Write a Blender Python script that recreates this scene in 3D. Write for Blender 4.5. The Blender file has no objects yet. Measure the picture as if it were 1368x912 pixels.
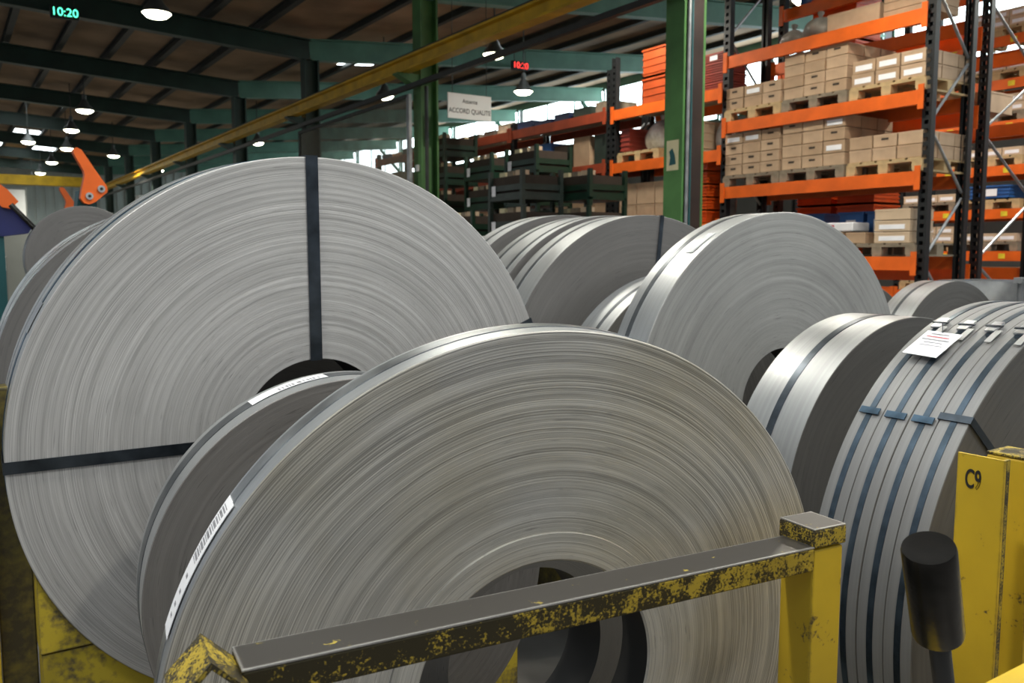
import bpy, math, random
from math import sin, cos, pi, radians, sqrt
from mathutils import Vector, Matrix
random.seed(7)
S = bpy.context.scene
COL = S.collection

# ------------------------------------------------------------------ camera
FPX = 1150.0
PITCH = math.atan((456 - 340) / FPX)
YAW = math.atan((684 + 80) / (FPX / cos(PITCH)))
cd = bpy.data.cameras.new('camera')
cam = bpy.data.objects.new('camera', cd)
COL.objects.link(cam)
cam.location = (0, 0, 1.65)
cam.rotation_euler = (pi / 2 - PITCH, 0, -YAW)
cd.sensor_width = 36.0
cd.lens = FPX / 1368 * 36.0
cd.clip_end = 200
cd.dof.use_dof = True
cd.dof.focus_distance = 1.75
cd.dof.aperture_fstop = 7.5
S.camera = cam

# ------------------------------------------------------------------ world, exposure
W = bpy.data.worlds.new('overcast_sky')
S.world = W
W.use_nodes = True
W.node_tree.nodes['Background'].inputs[0].default_value = (0.86, 0.93, 1.0, 1)
W.node_tree.nodes['Background'].inputs[1].default_value = 0.38
S.view_settings.view_transform = 'Standard'
S.view_settings.look = 'None'
S.view_settings.gamma = 1.0
S.view_settings.exposure = 0.0
S.view_settings.use_curve_mapping = False
LAMP_W = 105.0
SKY_E = 6.0

# ------------------------------------------------------------------ materials
def nt(name):
    m = bpy.data.materials.new(name)
    m.use_nodes = True
    t = m.node_tree
    return m, t, t.nodes['Principled BSDF']

def mix_rgb(t, fac, a, b, mode='MIX'):
    n = t.nodes.new('ShaderNodeMix')
    n.data_type = 'RGBA'
    n.blend_type = mode
    for k, v in ((0, fac), (6, a), (7, b)):
        if hasattr(v, 'links'):
            t.links.new(v, n.inputs[k])
        elif k == 0:
            n.inputs[0].default_value = v
        else:
            n.inputs[k].default_value = (*v, 1)
    return n.outputs[2]

def ramp(t, src, lo, hi, c0=0.0, c1=1.0):
    n = t.nodes.new('ShaderNodeMapRange')
    t.links.new(src, n.inputs[0])
    n.inputs[1].default_value, n.inputs[2].default_value = lo, hi
    n.inputs[3].default_value, n.inputs[4].default_value = c0, c1
    return n.outputs[0]

def noise(t, scale, detail=4, vec=None, w=None):
    n = t.nodes.new('ShaderNodeTexNoise')
    n.inputs['Scale'].default_value = scale
    n.inputs['Detail'].default_value = detail
    if w is not None:
        n.noise_dimensions = '1D'
        t.links.new(w, n.inputs['W'])
    elif vec is not None:
        t.links.new(vec, n.inputs['Vector'])
    return n.outputs[0]

def objco(t):
    return t.nodes.new('ShaderNodeTexCoord').outputs['Object']

def math_n(t, op, a, b=None):
    n = t.nodes.new('ShaderNodeMath')
    n.operation = op
    for i, v in enumerate((a, b)):
        if v is None:
            continue
        if hasattr(v, 'links'):
            t.links.new(v, n.inputs[i])
        else:
            n.inputs[i].default_value = v
    return n.outputs[0]

def plain(name, col, rough=0.6, metal=0.0, var=0.12, scale=6.0, bump=0.0):
    m, t, p = nt(name)
    p.inputs['Roughness'].default_value = rough
    p.inputs['Metallic'].default_value = metal
    f = noise(t, scale, 5, objco(t))
    dark = tuple(c * (1 - var * 2) for c in col)
    lite = tuple(min(1, c * (1 + var)) for c in col)
    t.links.new(mix_rgb(t, ramp(t, f, 0.3, 0.7), dark, lite), p.inputs['Base Color'])
    if bump:
        b = t.nodes.new('ShaderNodeBump')
        b.inputs['Strength'].default_value = bump
        b.inputs['Distance'].default_value = 0.004
        t.links.new(noise(t, scale * 12, 3, objco(t)), b.inputs['Height'])
        t.links.new(b.outputs[0], p.inputs['Normal'])
    return m

def glow(name, col, strength):
    m = bpy.data.materials.new(name)
    m.use_nodes = True
    t = m.node_tree
    t.nodes.remove(t.nodes['Principled BSDF'])
    e = t.nodes.new('ShaderNodeEmission')
    e.inputs[0].default_value = (*col, 1)
    e.inputs[1].default_value = strength
    t.links.new(e.outputs[0], t.nodes['Material Output'].inputs[0])
    return m

def coil_face(name, col, stain, stain_amt, metal=0.35, rough=0.5, contrast=0.5, seed=0.0, span=0.13, fine_w=0.28):
    """edge of the wound sheet: concentric laminations, scuffs and oil stains"""
    m, t, p = nt(name)
    oc = objco(t)
    sp = t.nodes.new('ShaderNodeSeparateXYZ')
    t.links.new(oc, sp.inputs[0])
    x, z = sp.outputs[0], sp.outputs[2]
    r = math_n(t, 'SQRT', math_n(t, 'ADD', math_n(t, 'MULTIPLY', x, x), math_n(t, 'MULTIPLY', z, z)))
    # slight wander so that rings are not perfect
    wob = math_n(t, 'MULTIPLY', noise(t, 1.6, 2, oc), 0.02)
    rr = math_n(t, 'ADD', math_n(t, 'ADD', r, wob), seed)
    big = noise(t, 16.0, 3, w=rr)
    mid = noise(t, 75.0, 2, w=rr)
    fine = noise(t, 420.0, 2, w=rr)
    ang = math_n(t, 'ARCTAN2', z, x)
    cv = t.nodes.new('ShaderNodeCombineXYZ')
    t.links.new(math_n(t, 'MULTIPLY', rr, 230.0), cv.inputs[0])
    t.links.new(math_n(t, 'MULTIPLY', ang, 5.0), cv.inputs[1])
    scuff = noise(t, 1.0, 3, cv.outputs[0])
    cv2 = t.nodes.new('ShaderNodeCombineXYZ')
    t.links.new(math_n(t, 'MULTIPLY', rr, 60.0), cv2.inputs[0])
    t.links.new(math_n(t, 'MULTIPLY', ang, 1.3), cv2.inputs[1])
    sweep = noise(t, 1.0, 3, cv2.outputs[0])
    v = math_n(t, 'ADD', math_n(t, 'MULTIPLY', big, 0.14), math_n(t, 'MULTIPLY', mid, 0.16))
    v = math_n(t, 'ADD', v, math_n(t, 'MULTIPLY', fine, fine_w))
    v = math_n(t, 'ADD', v, math_n(t, 'MULTIPLY', sweep, 0.30))
    v = math_n(t, 'ADD', v, math_n(t, 'MULTIPLY', scuff, 0.12))
    vm = 0.36 + fine_w / 2
    f = ramp(t, v, vm - span, vm + span)
    rim = ramp(t, r, 0.25, 0.62, 0.45, 1.0)
    f = math_n(t, 'ADD', math_n(t, 'MULTIPLY', math_n(t, 'SUBTRACT', f, 0.62), rim), 0.62)
    c0 = tuple(c * (1 - contrast) for c in col)
    base = mix_rgb(t, f, c0, tuple(min(1, c * 1.12) for c in col))
    st = ramp(t, noise(t, 2.2, 4, oc), 0.42, 0.68, 0, stain_amt)
    base = mix_rgb(t, st, base, stain, 'MULTIPLY')
    mark = ramp(t, scuff, 0.62, 0.72, 0, 0.6)
    base = mix_rgb(t, mark, base, tuple(c * 0.3 for c in col))
    t.links.new(base, p.inputs['Base Color'])
    p.inputs['Metallic'].default_value = metal
    t.links.new(ramp(t, fine, 0.3, 0.7, rough - 0.08, rough + 0.12), p.inputs['Roughness'])
    b = t.nodes.new('ShaderNodeBump')
    b.inputs['Strength'].default_value = 0.18
    b.inputs['Distance'].default_value = 0.002
    t.links.new(math_n(t, 'ADD', fine, mid), b.inputs['Height'])
    t.links.new(b.outputs[0], p.inputs['Normal'])
    return m

def sheet(name, col, rough, metal=0.9):
    """rolled outer wrap, faint lengthwise lines"""
    m, t, p = nt(name)
    oc = objco(t)
    mp = t.nodes.new('ShaderNodeMapping')
    mp.inputs['Scale'].default_value = (1.5, 160, 1.5)
    t.links.new(oc, mp.inputs[0])
    f = noise(t, 1.0, 3, mp.outputs[0])
    g = noise(t, 5.0, 4, oc)
    c = mix_rgb(t, ramp(t, f, 0.3, 0.7), tuple(k * 0.85 for k in col), col)
    c = mix_rgb(t, ramp(t, g, 0.45, 0.7, 0, 0.3), c, tuple(k * 0.7 for k in col))
    t.links.new(c, p.inputs['Base Color'])
    p.inputs['Metallic'].default_value = metal
    t.links.new(ramp(t, g, 0.3, 0.7, rough - 0.06, rough + 0.08), p.inputs['Roughness'])
    return m

def worn_paint(name, paint, bare, lo, hi, scale=9.0, rough=0.55, speck=0.5, edge=1.2, slope=0.0, edge_glint=False):
    """chipped paint over dirty steel; lo/hi move the share of bare steel, slope makes wear fade along local X"""
    m, t, p = nt(name)
    oc = objco(t)
    f = noise(t, scale, 9, oc)
    g = noise(t, scale * 7, 4, oc)
    h = math_n(t, 'ADD', f, math_n(t, 'MULTIPLY', math_n(t, 'SUBTRACT', g, 0.5), speck))
    if slope:
        sp = t.nodes.new('ShaderNodeSeparateXYZ')
        t.links.new(oc, sp.inputs[0])
        h = math_n(t, 'SUBTRACT', h, math_n(t, 'MULTIPLY', sp.outputs[0], slope))
    bv = t.nodes.new('ShaderNodeBevel')
    bv.samples = 4
    bv.inputs['Radius'].default_value = 0.007
    ge = t.nodes.new('ShaderNodeNewGeometry')
    dt = t.nodes.new('ShaderNodeVectorMath')
    dt.operation = 'DOT_PRODUCT'
    t.links.new(bv.outputs[0], dt.inputs[0])
    t.links.new(ge.outputs['Normal'], dt.inputs[1])
    ed = math_n(t, 'SUBTRACT', 1.0, dt.outputs['Value'])
    if edge:
        h = math_n(t, 'ADD', h, math_n(t, 'MULTIPLY', ed, edge))
    pd = mix_rgb(t, ramp(t, noise(t, 4.0, 6, oc), 0.35, 0.7), paint, tuple(c * 0.72 for c in paint))
    k = ramp(t, h, lo, hi)
    col = mix_rgb(t, k, pd, bare)
    if edge_glint:
        col = mix_rgb(t, ramp(t, ed, 0.02, 0.12), col, (0.5, 0.48, 0.46))  # highlight along bare edges painted in as a pale line
    t.links.new(col, p.inputs['Base Color'])
    t.links.new(ramp(t, k, 0, 1, rough, 0.42), p.inputs['Roughness'])
    t.links.new(ramp(t, k, 0, 1, 0.0, 0.5), p.inputs['Metallic'])
    b = t.nodes.new('ShaderNodeBump')
    b.inputs['Strength'].default_value = 0.4
    b.inputs['Distance'].default_value = 0.001
    b.invert = True
    t.links.new(k, b.inputs['Height'])
    t.links.new(b.outputs[0], p.inputs['Normal'])
    return m

M = {}
M['face_a'] = coil_face('coil_edge_pale', (0.60, 0.59, 0.59), (0.82, 0.82, 0.82), 0.4, contrast=0.42, span=0.11, fine_w=0.36)
M['face_c'] = coil_face('coil_edge_oily', (0.63, 0.61, 0.575), (0.84, 0.77, 0.58), 0.8, contrast=0.62, seed=3.1, span=0.10, fine_w=0.5)
M['face_b'] = coil_face('coil_edge_dark', (0.20, 0.19, 0.185), (0.8, 0.75, 0.7), 0.5, contrast=0.3, seed=7.7)  # edge steel darkened for the shade behind the front coil
M['face_e'] = coil_face('coil_edge_grey', (0.46, 0.46, 0.455), (0.75, 0.75, 0.75), 0.6, contrast=0.38, seed=11.3)
M['face_d'] = coil_face('coil_edge_smooth', (0.175, 0.17, 0.17), (0.8, 0.8, 0.8), 0.4, contrast=0.2, seed=15.0)
M['face_f'] = coil_face('coil_edge_black', (0.15, 0.145, 0.14), (0.8, 0.8, 0.8), 0.5, contrast=0.3, seed=19.0)  # edge steel with the shade of gaps and coil eyes in its colour
M['sheet'] = sheet('bright_sheet_steel', (0.58, 0.60, 0.62), 0.40)
M['sheet_f'] = sheet('satin_sheet_steel', (0.40, 0.41, 0.42), 0.44)
M['sheet_dull'] = sheet('dull_sheet_steel', (0.50, 0.51, 0.52), 0.42, 0.75)
M['sheet_g'] = sheet('matt_sheet_steel', (0.24, 0.24, 0.245), 0.45, 0.4)
M['bore'] = plain('coil_bore_steel', (0.025, 0.025, 0.025), 0.5, 0.3)  # near black, the shade inside the coil eye put into the colour
M['strap'] = plain('blued_steel_strap', (0.07, 0.085, 0.105), 0.34, 0.85, 0.25, 14)
M['strap_blue'] = plain('blue_steel_strap', (0.12, 0.19, 0.27), 0.28, 0.9, 0.3, 12)
M['strap_g'] = plain('dull_blue_strap', (0.075, 0.105, 0.14), 0.35, 0.85, 0.3, 12)
M['strap_light'] = plain('polished_steel_strap', (0.42, 0.44, 0.46), 0.36, 0.9, 0.3, 10)
M['strap_grey'] = plain('dark_grey_strap', (0.16, 0.175, 0.19), 0.35, 0.8, 0.2, 14)
M['seal'] = plain('strap_seal_metal', (0.55, 0.57, 0.60), 0.3, 0.9)
M['paper'] = plain('white_paper', (0.86, 0.86, 0.90), 0.7, 0, 0.03)
M['ink'] = plain('grey_ink', (0.30, 0.30, 0.33), 0.7, 0, 0.2, 60)
M['ink_black'] = plain('black_ink', (0.015, 0.015, 0.015), 0.6)
M['ink_red'] = plain('red_ink', (0.6, 0.12, 0.15), 0.7)
M['yellow'] = worn_paint('worn_yellow_paint', (0.64, 0.43, 0.02), (0.07, 0.06, 0.045), 0.70, 0.80, 16.0, speck=0.6, edge=1.1)
M['yellow_bare'] = worn_paint('rubbed_steel_with_yellow_specks', (0.42, 0.32, 0.05), (0.085, 0.078, 0.072), 0.26, 0.32, 22, speck=0.5, edge=0, edge_glint=True)
M['yellow_half'] = worn_paint('half_worn_yellow_paint', (0.46, 0.33, 0.03), (0.06, 0.05, 0.03), 0.42, 0.56, 40, speck=1.1, edge=0.8)
M['yellow_rail'] = worn_paint('rail_paint_worn_toward_one_end', (0.46, 0.32, 0.025), (0.045, 0.037, 0.018), 0.33, 0.50, 34, speck=1.0, edge=0.5, slope=0.34)
M['yellow_grimy'] = worn_paint('grimy_yellow_paint', (0.52, 0.39, 0.03), (0.13, 0.11, 0.07), 0.50, 0.70, 9, speck=0.5, edge=1.0)
M['yellow_dirty'] = worn_paint('dirty_yellow_paint', (0.24, 0.19, 0.04), (0.10, 0.085, 0.05), 0.36, 0.60, 8, edge=0.6)
M['black_steel'] = plain('oily_black_steel', (0.06, 0.058, 0.056), 0.27, 0.85, 0.35, 10, 0.1)
M['thread'] = plain('threaded_rod_steel', (0.06, 0.056, 0.05), 0.4, 0.8)
M['floor'] = plain('workshop_concrete', (0.16, 0.15, 0.14), 0.7, 0, 0.25, 1.2, 0.2)
M['roof'] = plain('brown_roof_board', (0.33, 0.225, 0.14), 0.9, 0, 0.2, 0.9)
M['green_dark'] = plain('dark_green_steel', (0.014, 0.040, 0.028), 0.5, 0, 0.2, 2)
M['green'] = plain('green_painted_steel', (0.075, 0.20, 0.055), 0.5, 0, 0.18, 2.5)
M['green_teal'] = plain('pale_green_steel', (0.075, 0.195, 0.14), 0.5, 0, 0.12, 2)
M['purlin'] = plain('dark_purlin_steel', (0.035, 0.04, 0.035), 0.6)
M['brown_post'] = plain('dark_brown_steel', (0.030, 0.016, 0.012), 0.6, 0, 0.25, 3)  # brown-black tone carries the shade of the column's web recess
M['crane'] = plain('yellow_crane_paint', (0.62, 0.37, 0.01), 0.45, 0, 0.15, 3)
M['cable'] = plain('black_conductor_rail', (0.02, 0.022, 0.022), 0.5)
M['orange'] = plain('orange_beam_paint', (0.80, 0.135, 0.012), 0.42, 0, 0.1, 4)
M['rust'] = plain('dull_red_oxide_beam_paint', (0.36, 0.055, 0.018), 0.55, 0, 0.15, 4)  # orange beam paint with the back-lit shade put into its colour
M['upright'] = plain('black_upright_paint', (0.008, 0.009, 0.010), 0.55, 0, 0.1, 5)
M['galv'] = plain('galvanised_brace', (0.36, 0.37, 0.38), 0.4, 0.7, 0.15, 8)
M['wood'] = plain('pale_pallet_wood', (0.52, 0.37, 0.19), 0.8, 0, 0.15, 7, 0.2)
M['wood_grey'] = plain('weathered_pallet_wood', (0.26, 0.21, 0.15), 0.85, 0, 0.2, 7, 0.2)
M['card'] = plain('brown_cardboard', (0.52, 0.36, 0.235), 0.85, 0, 0.08, 5)
M['card_dark'] = plain('dark_brown_cardboard', (0.46, 0.31, 0.195), 0.85, 0, 0.08, 5)
M['card_light'] = plain('light_cardboard', (0.60, 0.45, 0.31), 0.85, 0, 0.06, 5)
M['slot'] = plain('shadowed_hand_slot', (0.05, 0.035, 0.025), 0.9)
M['plastic_orange'] = plain('orange_plastic', (0.75, 0.10, 0.01), 0.4, 0, 0.1, 4)
M['plastic_rust'] = plain('faded_orange_plastic', (0.42, 0.065, 0.012), 0.5, 0, 0.15, 4)  # darker version of the orange crate plastic
M['plastic_red'] = plain('red_brown_plastic', (0.30, 0.045, 0.03), 0.45, 0, 0.1, 4)
M['plastic_blue'] = plain('blue_plastic', (0.03, 0.12, 0.36), 0.4, 0, 0.1, 4)
M['plastic_navy'] = plain('navy_plastic', (0.012, 0.022, 0.07), 0.4, 0, 0.1, 4)
M['film'] = plain('milky_plastic_film', (0.66, 0.70, 0.72), 0.22, 0, 0.25, 9, 1.0)
M['film_grey'] = plain('grey_plastic_sack', (0.26, 0.23, 0.20), 0.4, 0, 0.2, 6, 0.8)
M['still'] = plain('dark_green_stillage_paint', (0.008, 0.036, 0.020), 0.42, 0, 0.2, 5)
M['still_b'] = plain('grey_green_stillage_paint', (0.030, 0.045, 0.036), 0.45, 0, 0.2, 5)
M['wall'] = plain('pale_corrugated_cladding', (0.50, 0.55, 0.52), 0.6, 0, 0.1, 0.5)
M['wall_dark'] = plain('dim_wall_cladding', (0.16, 0.17, 0.16), 0.7, 0, 0.15, 0.5)
M['white'] = plain('white_paint', (0.75, 0.76, 0.75), 0.5, 0, 0.05, 2)
M['cream'] = plain('cream_paper', (0.66, 0.60, 0.38), 0.7, 0, 0.05, 8)
M['teal'] = plain('teal_machine_paint', (0.012, 0.085, 0.095), 0.45, 0, 0.12, 3)
M['navy'] = plain('dark_blue_machine_paint', (0.018, 0.022, 0.11), 0.4, 0, 0.15, 3)
M['lamp_metal'] = plain('lamp_housing_metal', (0.10, 0.105, 0.10), 0.45, 0.4)
M['zinc'] = plain('zinc_bolt', (0.62, 0.63, 0.64), 0.3, 0.8)
M['amber'] = plain('yellow_sticker', (0.80, 0.62, 0.03), 0.6)
M['bulb'] = glow('lit_lamp_glass', (1.0, 0.97, 0.72), 16.0)
M['window'] = glow('daylit_window_pane', (0.82, 0.97, 1.0), 7.0)
M['skylight'] = glow('daylit_roof_pane', (0.88, 0.97, 1.0), SKY_E)
M['led_green'] = glow('green_led', (0.10, 1.0, 0.55), 3.0)
M['led_red'] = glow('red_led', (1.0, 0.05, 0.04), 3.0)

def mesh_screen():
    m, t, p = nt('dusty_mesh_screen')
    p.inputs['Base Color'].default_value = (0.17, 0.16, 0.12, 1)
    p.inputs['Roughness'].default_value = 0.8
    tr = t.nodes.new('ShaderNodeBsdfTransparent')
    mx = t.nodes.new('ShaderNodeMixShader')
    t.links.new(ramp(t, noise(t, 3, 3, objco(t)), 0.3, 0.7, 0.38, 0.5), mx.inputs[0])
    t.links.new(tr.outputs[0], mx.inputs[1])
    t.links.new(p.outputs[0], mx.inputs[2])
    t.links.new(mx.outputs[0], t.nodes['Material Output'].inputs[0])
    return m
M['mesh'] = mesh_screen()

# ------------------------------------------------------------------ mesh helpers
class MB:
    def __init__(s):
        s.v, s.f, s.mi, s.sm = [], [], [], []
    def add(s, vs, fs, mi=0, smooth=False):
        o = len(s.v)
        s.v += [tuple(p) for p in vs]
        for f in fs:
            s.f.append(tuple(i + o for i in f))
            s.mi.append(mi)
            s.sm.append(smooth)
        return s
    def box(s, c, d, mi=0, rot=None):
        x, y, z = d[0] / 2, d[1] / 2, d[2] / 2
        vs = [Vector((a, b, e)) for a in (-x, x) for b in (-y, y) for e in (-z, z)]
        if rot is not None:
            vs = [rot @ v for v in vs]
        vs = [v + Vector(c) for v in vs]
        return s.add(vs, [(0, 1, 3, 2), (4, 6, 7, 5), (0, 4, 5, 1), (2, 3, 7, 6), (0, 2, 6, 4), (1, 5, 7, 3)], mi)
    def box2(s, a, b, mi=0):
        return s.box([(p + q) / 2 for p, q in zip(a, b)], [abs(q - p) for p, q in zip(a, b)], mi)
    def cyl(s, a, b, r, n=16, mi=0, r2=None, caps=True):
        a, b = Vector(a), Vector(b)
        r2 = r if r2 is None else r2
        d = (b - a).normalized()
        u = d.orthogonal().normalized()
        w = d.cross(u)
        vs = []
        for p, q in ((a, r), (b, r2)):
            vs += [p + (u * cos(2 * pi * i / n) + w * sin(2 * pi * i / n)) * q for i in range(n)]
        s.add(vs, [(i, (i + 1) % n, n + (i + 1) % n, n + i) for i in range(n)], mi, True)
        if caps:
            s.add(vs[:n], [tuple(range(n))[::-1]], mi)
            s.add(vs[n:], [tuple(range(n))], mi)
        return s
    def lathe(s, prof, n=24, mi=0, axis='Z'):
        """prof: (radius, height, material)"""
        o = []
        for pr in prof:
            for i in range(n):
                a = 2 * pi * i / n
                if axis == 'Z':
                    o.append((pr[0] * cos(a), pr[0] * sin(a), pr[1]))
                else:
                    o.append((pr[0] * cos(a), pr[1], pr[0] * sin(a)))
        base = len(s.v)
        s.v += o
        for k in range(len(prof) - 1):
            m = prof[k][2] if len(prof[k]) > 2 else mi
            for i in range(n):
                j = (i + 1) % n
                q = (base + k * n + i, base + k * n + j, base + (k + 1) * n + j, base + (k + 1) * n + i)
                s.f.append(q if axis == 'Z' else q[::-1])
                s.mi.append(m)
                s.sm.append(True)
        return s
    def prism(s, poly, y0, y1, mi=0, plane='XZ'):
        """poly in the named plane, extruded along the third axis"""
        n = len(poly)
        def P(p, h):
            return {'XZ': (p[0], h, p[1]), 'YZ': (h, p[0], p[1]), 'XY': (p[0], p[1], h)}[plane]
        vs = [P(p, y0) for p in poly] + [P(p, y1) for p in poly]
        s.add(vs, [tuple(range(n)), tuple(range(n, 2 * n))[::-1]] + [(i, n + i, n + (i + 1) % n, (i + 1) % n) for i in range(n)], mi)
        return s
    def mesh(s, name, mats, angle=35):
        me = bpy.data.meshes.new(name)
        me.from_pydata(s.v, [], s.f)
        for m in (mats if isinstance(mats, (list, tuple)) else [mats]):
            me.materials.append(M[m] if isinstance(m, str) else m)
        me.polygons.foreach_set('material_index', s.mi)
        me.polygons.foreach_set('use_smooth', s.sm)
        me.update()
        if any(s.sm):
            me.set_sharp_from_angle(angle=radians(angle))
        import bmesh
        bm = bmesh.new()
        bm.from_mesh(me)
        bmesh.ops.recalc_face_normals(bm, faces=bm.faces)
        bm.to_mesh(me)
        bm.free()
        return me
    def build(s, name, mats, parent=None, loc=(0, 0, 0), rot=None, bevel=0.0, angle=35):
        return link(name, s.mesh(name, mats, angle), parent, loc, rot, bevel)

def link(name, me, parent=None, loc=(0, 0, 0), rot=None, bevel=0.0):
    o = bpy.data.objects.new(name, me)
    COL.objects.link(o)
    o.location = loc
    if rot is not None:
        o.rotation_euler = rot
    o.parent = parent
    if bevel:
        b = o.modifiers.new('bevel', 'BEVEL')
        b.width = bevel
        b.segments = 2
        b.limit_method = 'ANGLE'
    return o

CACHE = {}
def piece(name, d, mat, parent, loc, rot=None):
    """box-shaped piece; alike pieces share one mesh"""
    k = (name, tuple(round(x, 4) for x in d), mat)
    if k not in CACHE:
        CACHE[k] = MB().box((0, 0, 0), d).mesh(name, mat)
    return link(name, CACHE[k], parent, loc, rot)

def empty(name, loc=(0, 0, 0), rot=(0, 0, 0)):
    o = bpy.data.objects.new(name, None)
    COL.objects.link(o)
    o.location = loc
    o.rotation_euler = rot
    o.empty_display_size = 0.1
    return o

def tag(o, label, cat, group=None):
    o['label'] = label
    o['category'] = cat
    if group:
        o['group'] = group
    return o

def structure(o):
    o['kind'] = 'structure'
    return o

def copy_tree(o, parent=None):
    c = o.copy()
    COL.objects.link(c)
    c.parent = parent
    for ch in list(o.children):
        copy_tree(ch, c)
    return c

def text_mesh(name, body, size, mat, parent, loc, rot, sx=1.0, thick=0.0008, bold=0.0):
    cu = bpy.data.curves.new(name, 'FONT')
    cu.body = body
    cu.size = size
    cu.align_x, cu.align_y = 'CENTER', 'CENTER'
    cu.extrude = thick
    cu.offset = bold
    o = bpy.data.objects.new(name, cu)
    COL.objects.link(o)
    bpy.context.view_layer.update()
    me = bpy.data.meshes.new_from_object(o.evaluated_get(bpy.context.evaluated_depsgraph_get()))
    COL.objects.unlink(o)
    bpy.data.objects.remove(o)
    me.materials.clear()
    me.materials.append(M[mat])
    q = link(name, me, parent, loc, rot)
    q.scale = (sx, 1, 1)
    return q

def ibeam(mb, length, depth, width, tf, tw, axis='Y', c=(0, 0, 0)):
    """I-section along axis, depth in Z (or in X for axis Z)"""
    h, w = depth / 2, width / 2
    poly = [(-w, -h), (w, -h), (w, -h + tf), (tw / 2, -h + tf), (tw / 2, h - tf), (w, h - tf), (w, h), (-w, h), (-w, h - tf), (-tw / 2, h - tf), (-tw / 2, -h + tf), (-w, -h + tf)]
    if axis == 'Y':
        mb.prism([(p[0] + c[0], p[1] + c[2]) for p in poly], c[1] - length / 2, c[1] + length / 2, plane='XZ')
    elif axis == 'X':
        mb.prism([(p[0] + c[1], p[1] + c[2]) for p in poly], c[0] - length / 2, c[0] + length / 2, plane='YZ')
    else:
        mb.prism([(p[1] + c[0], p[0] + c[1]) for p in poly], c[2] - length / 2, c[2] + length / 2, plane='XY')
    return mb

# ------------------------------------------------------------------ building shell
XC = 6.4                                  # column row between the two bays
FRAMES = [-3.2, 1.6, 6.5, 12.1, 17.05, 22.0, 27.0, 32.0, 37.0, 42.0, 47.0]
def zroof_left(x):
    return 5.72 + 0.052 * (XC - x)
def zroof_right(x):
    return 5.72 + 0.088 * (x - XC)
XL, XR, Y0, Y1 = -4.0, 18.0, -5.0, 50.0

structure(MB().box2((-14, -12, -0.2), (26, 54, 0)).build('floor', 'floor'))

roof = empty('ceiling')
structure(roof)
def slab(x0, x1, zf, up):
    z0, z1 = zf(x0) + up, zf(x1) + up
    return MB().prism([(x0, z0), (x1, z1), (x1, z1 + 0.08), (x0, z0 + 0.08)], Y0, Y1)
slab(XL, XC, zroof_left, 0.42).build('roof_deck', 'roof', roof)
slab(XC, XR + 0.2, zroof_right, 0.42).build('roof_deck', 'roof', roof)
pm = ibeam(MB(), Y1 - Y0, 0.17, 0.12, 0.02, 0.025, 'Y').mesh('purlin', 'purlin')
x = XL + 0.45
while x < XC - 0.2:
    link('purlin', pm, roof, (x, (Y0 + Y1) / 2, zroof_left(x) + 0.335))
    x += 1.0
pm = ibeam(MB(), Y1 - Y0, 0.13, 0.10, 0.02, 0.025, 'Y').mesh('purlin', 'purlin')
x = XC + 0.75
while x < XR - 0.2:
    link('purlin', pm, roof, (x, (Y0 + Y1) / 2, zroof_right(x) + 0.355))
    x += 1.4
la = math.atan(0.052)
ra = math.atan(0.088)
lm = ibeam(MB(), (XC - XL) / cos(la), 0.40, 0.2, 0.025, 0.02, 'X').mesh('rafter', 'green_dark')
rm = ibeam(MB(), (XR - XC) / cos(ra), 0.42, 0.2, 0.025, 0.02, 'X').mesh('rafter', 'green_teal')
for y in FRAMES:
    xm = (XL + XC) / 2
    link('rafter', lm, roof, (xm, y, zroof_left(xm)), (0, la, 0))
    xm = (XR + XC) / 2
    link('rafter', rm, roof, (xm, y, zroof_right(xm)), (0, -ra, 0))
# daylit roof panes lying between purlins, just under the deck
def pane(x0, x1, y0, y1, zf):
    z0, z1 = zf(x0) + 0.415, zf(x1) + 0.415
    MB().prism([(x0, z0 - 0.02), (x1, z1 - 0.02), (x1, z1 - 0.001), (x0, z0 - 0.001)], y0, y1).build('skylight', 'skylight', roof)
for px0, y0, y1 in ((1.57, 29.4, 30.5), (2.62, 29.4, 30.5), (2.6, 37.5, 41.0), (3.6, 42.5, 46.0), (1.6, 42.5, 46.0)):
    pane(px0 - 0.03, px0 + 0.9, y0, y1, zroof_left)
for px0, y0, y1 in ((-2.5, -4, 1.5), (-2.5, 2.2, 6.5), (0.5, -4, 1.5), (0.5, 2.2, 5.0), (3.5, -4, 1.5)):  # panes out of view, added above the coils to light them
    pane(px0, px0 + 0.85, y0, y1, zroof_left)
for px0, y0, y1 in ((9.6, 12.6, 14.4), (8.4, 18.0, 20.5), (7.3, -3, 3.5), (9.6, -3, 5.6), (14.2, 4.0, 8.0)):
    pane(px0, px0 + 0.9, y0, y1, zroof_right)

# far gable wall: corrugated sheets in panels
wf = empty('wall_far')
structure(wf)
MB().box2((-6, 50.2, 0), (18.2, 50.4, 8)).build('backing', 'wall', wf)
rib = MB().box((0, 0, 0), (0.16, 0.08, 7.9)).mesh('cladding_rib', 'wall')
x = -2.0
while x < 12:
    link('cladding_rib', rib, wf, (x, 50.16, 3.95))
    x += 0.42
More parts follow.
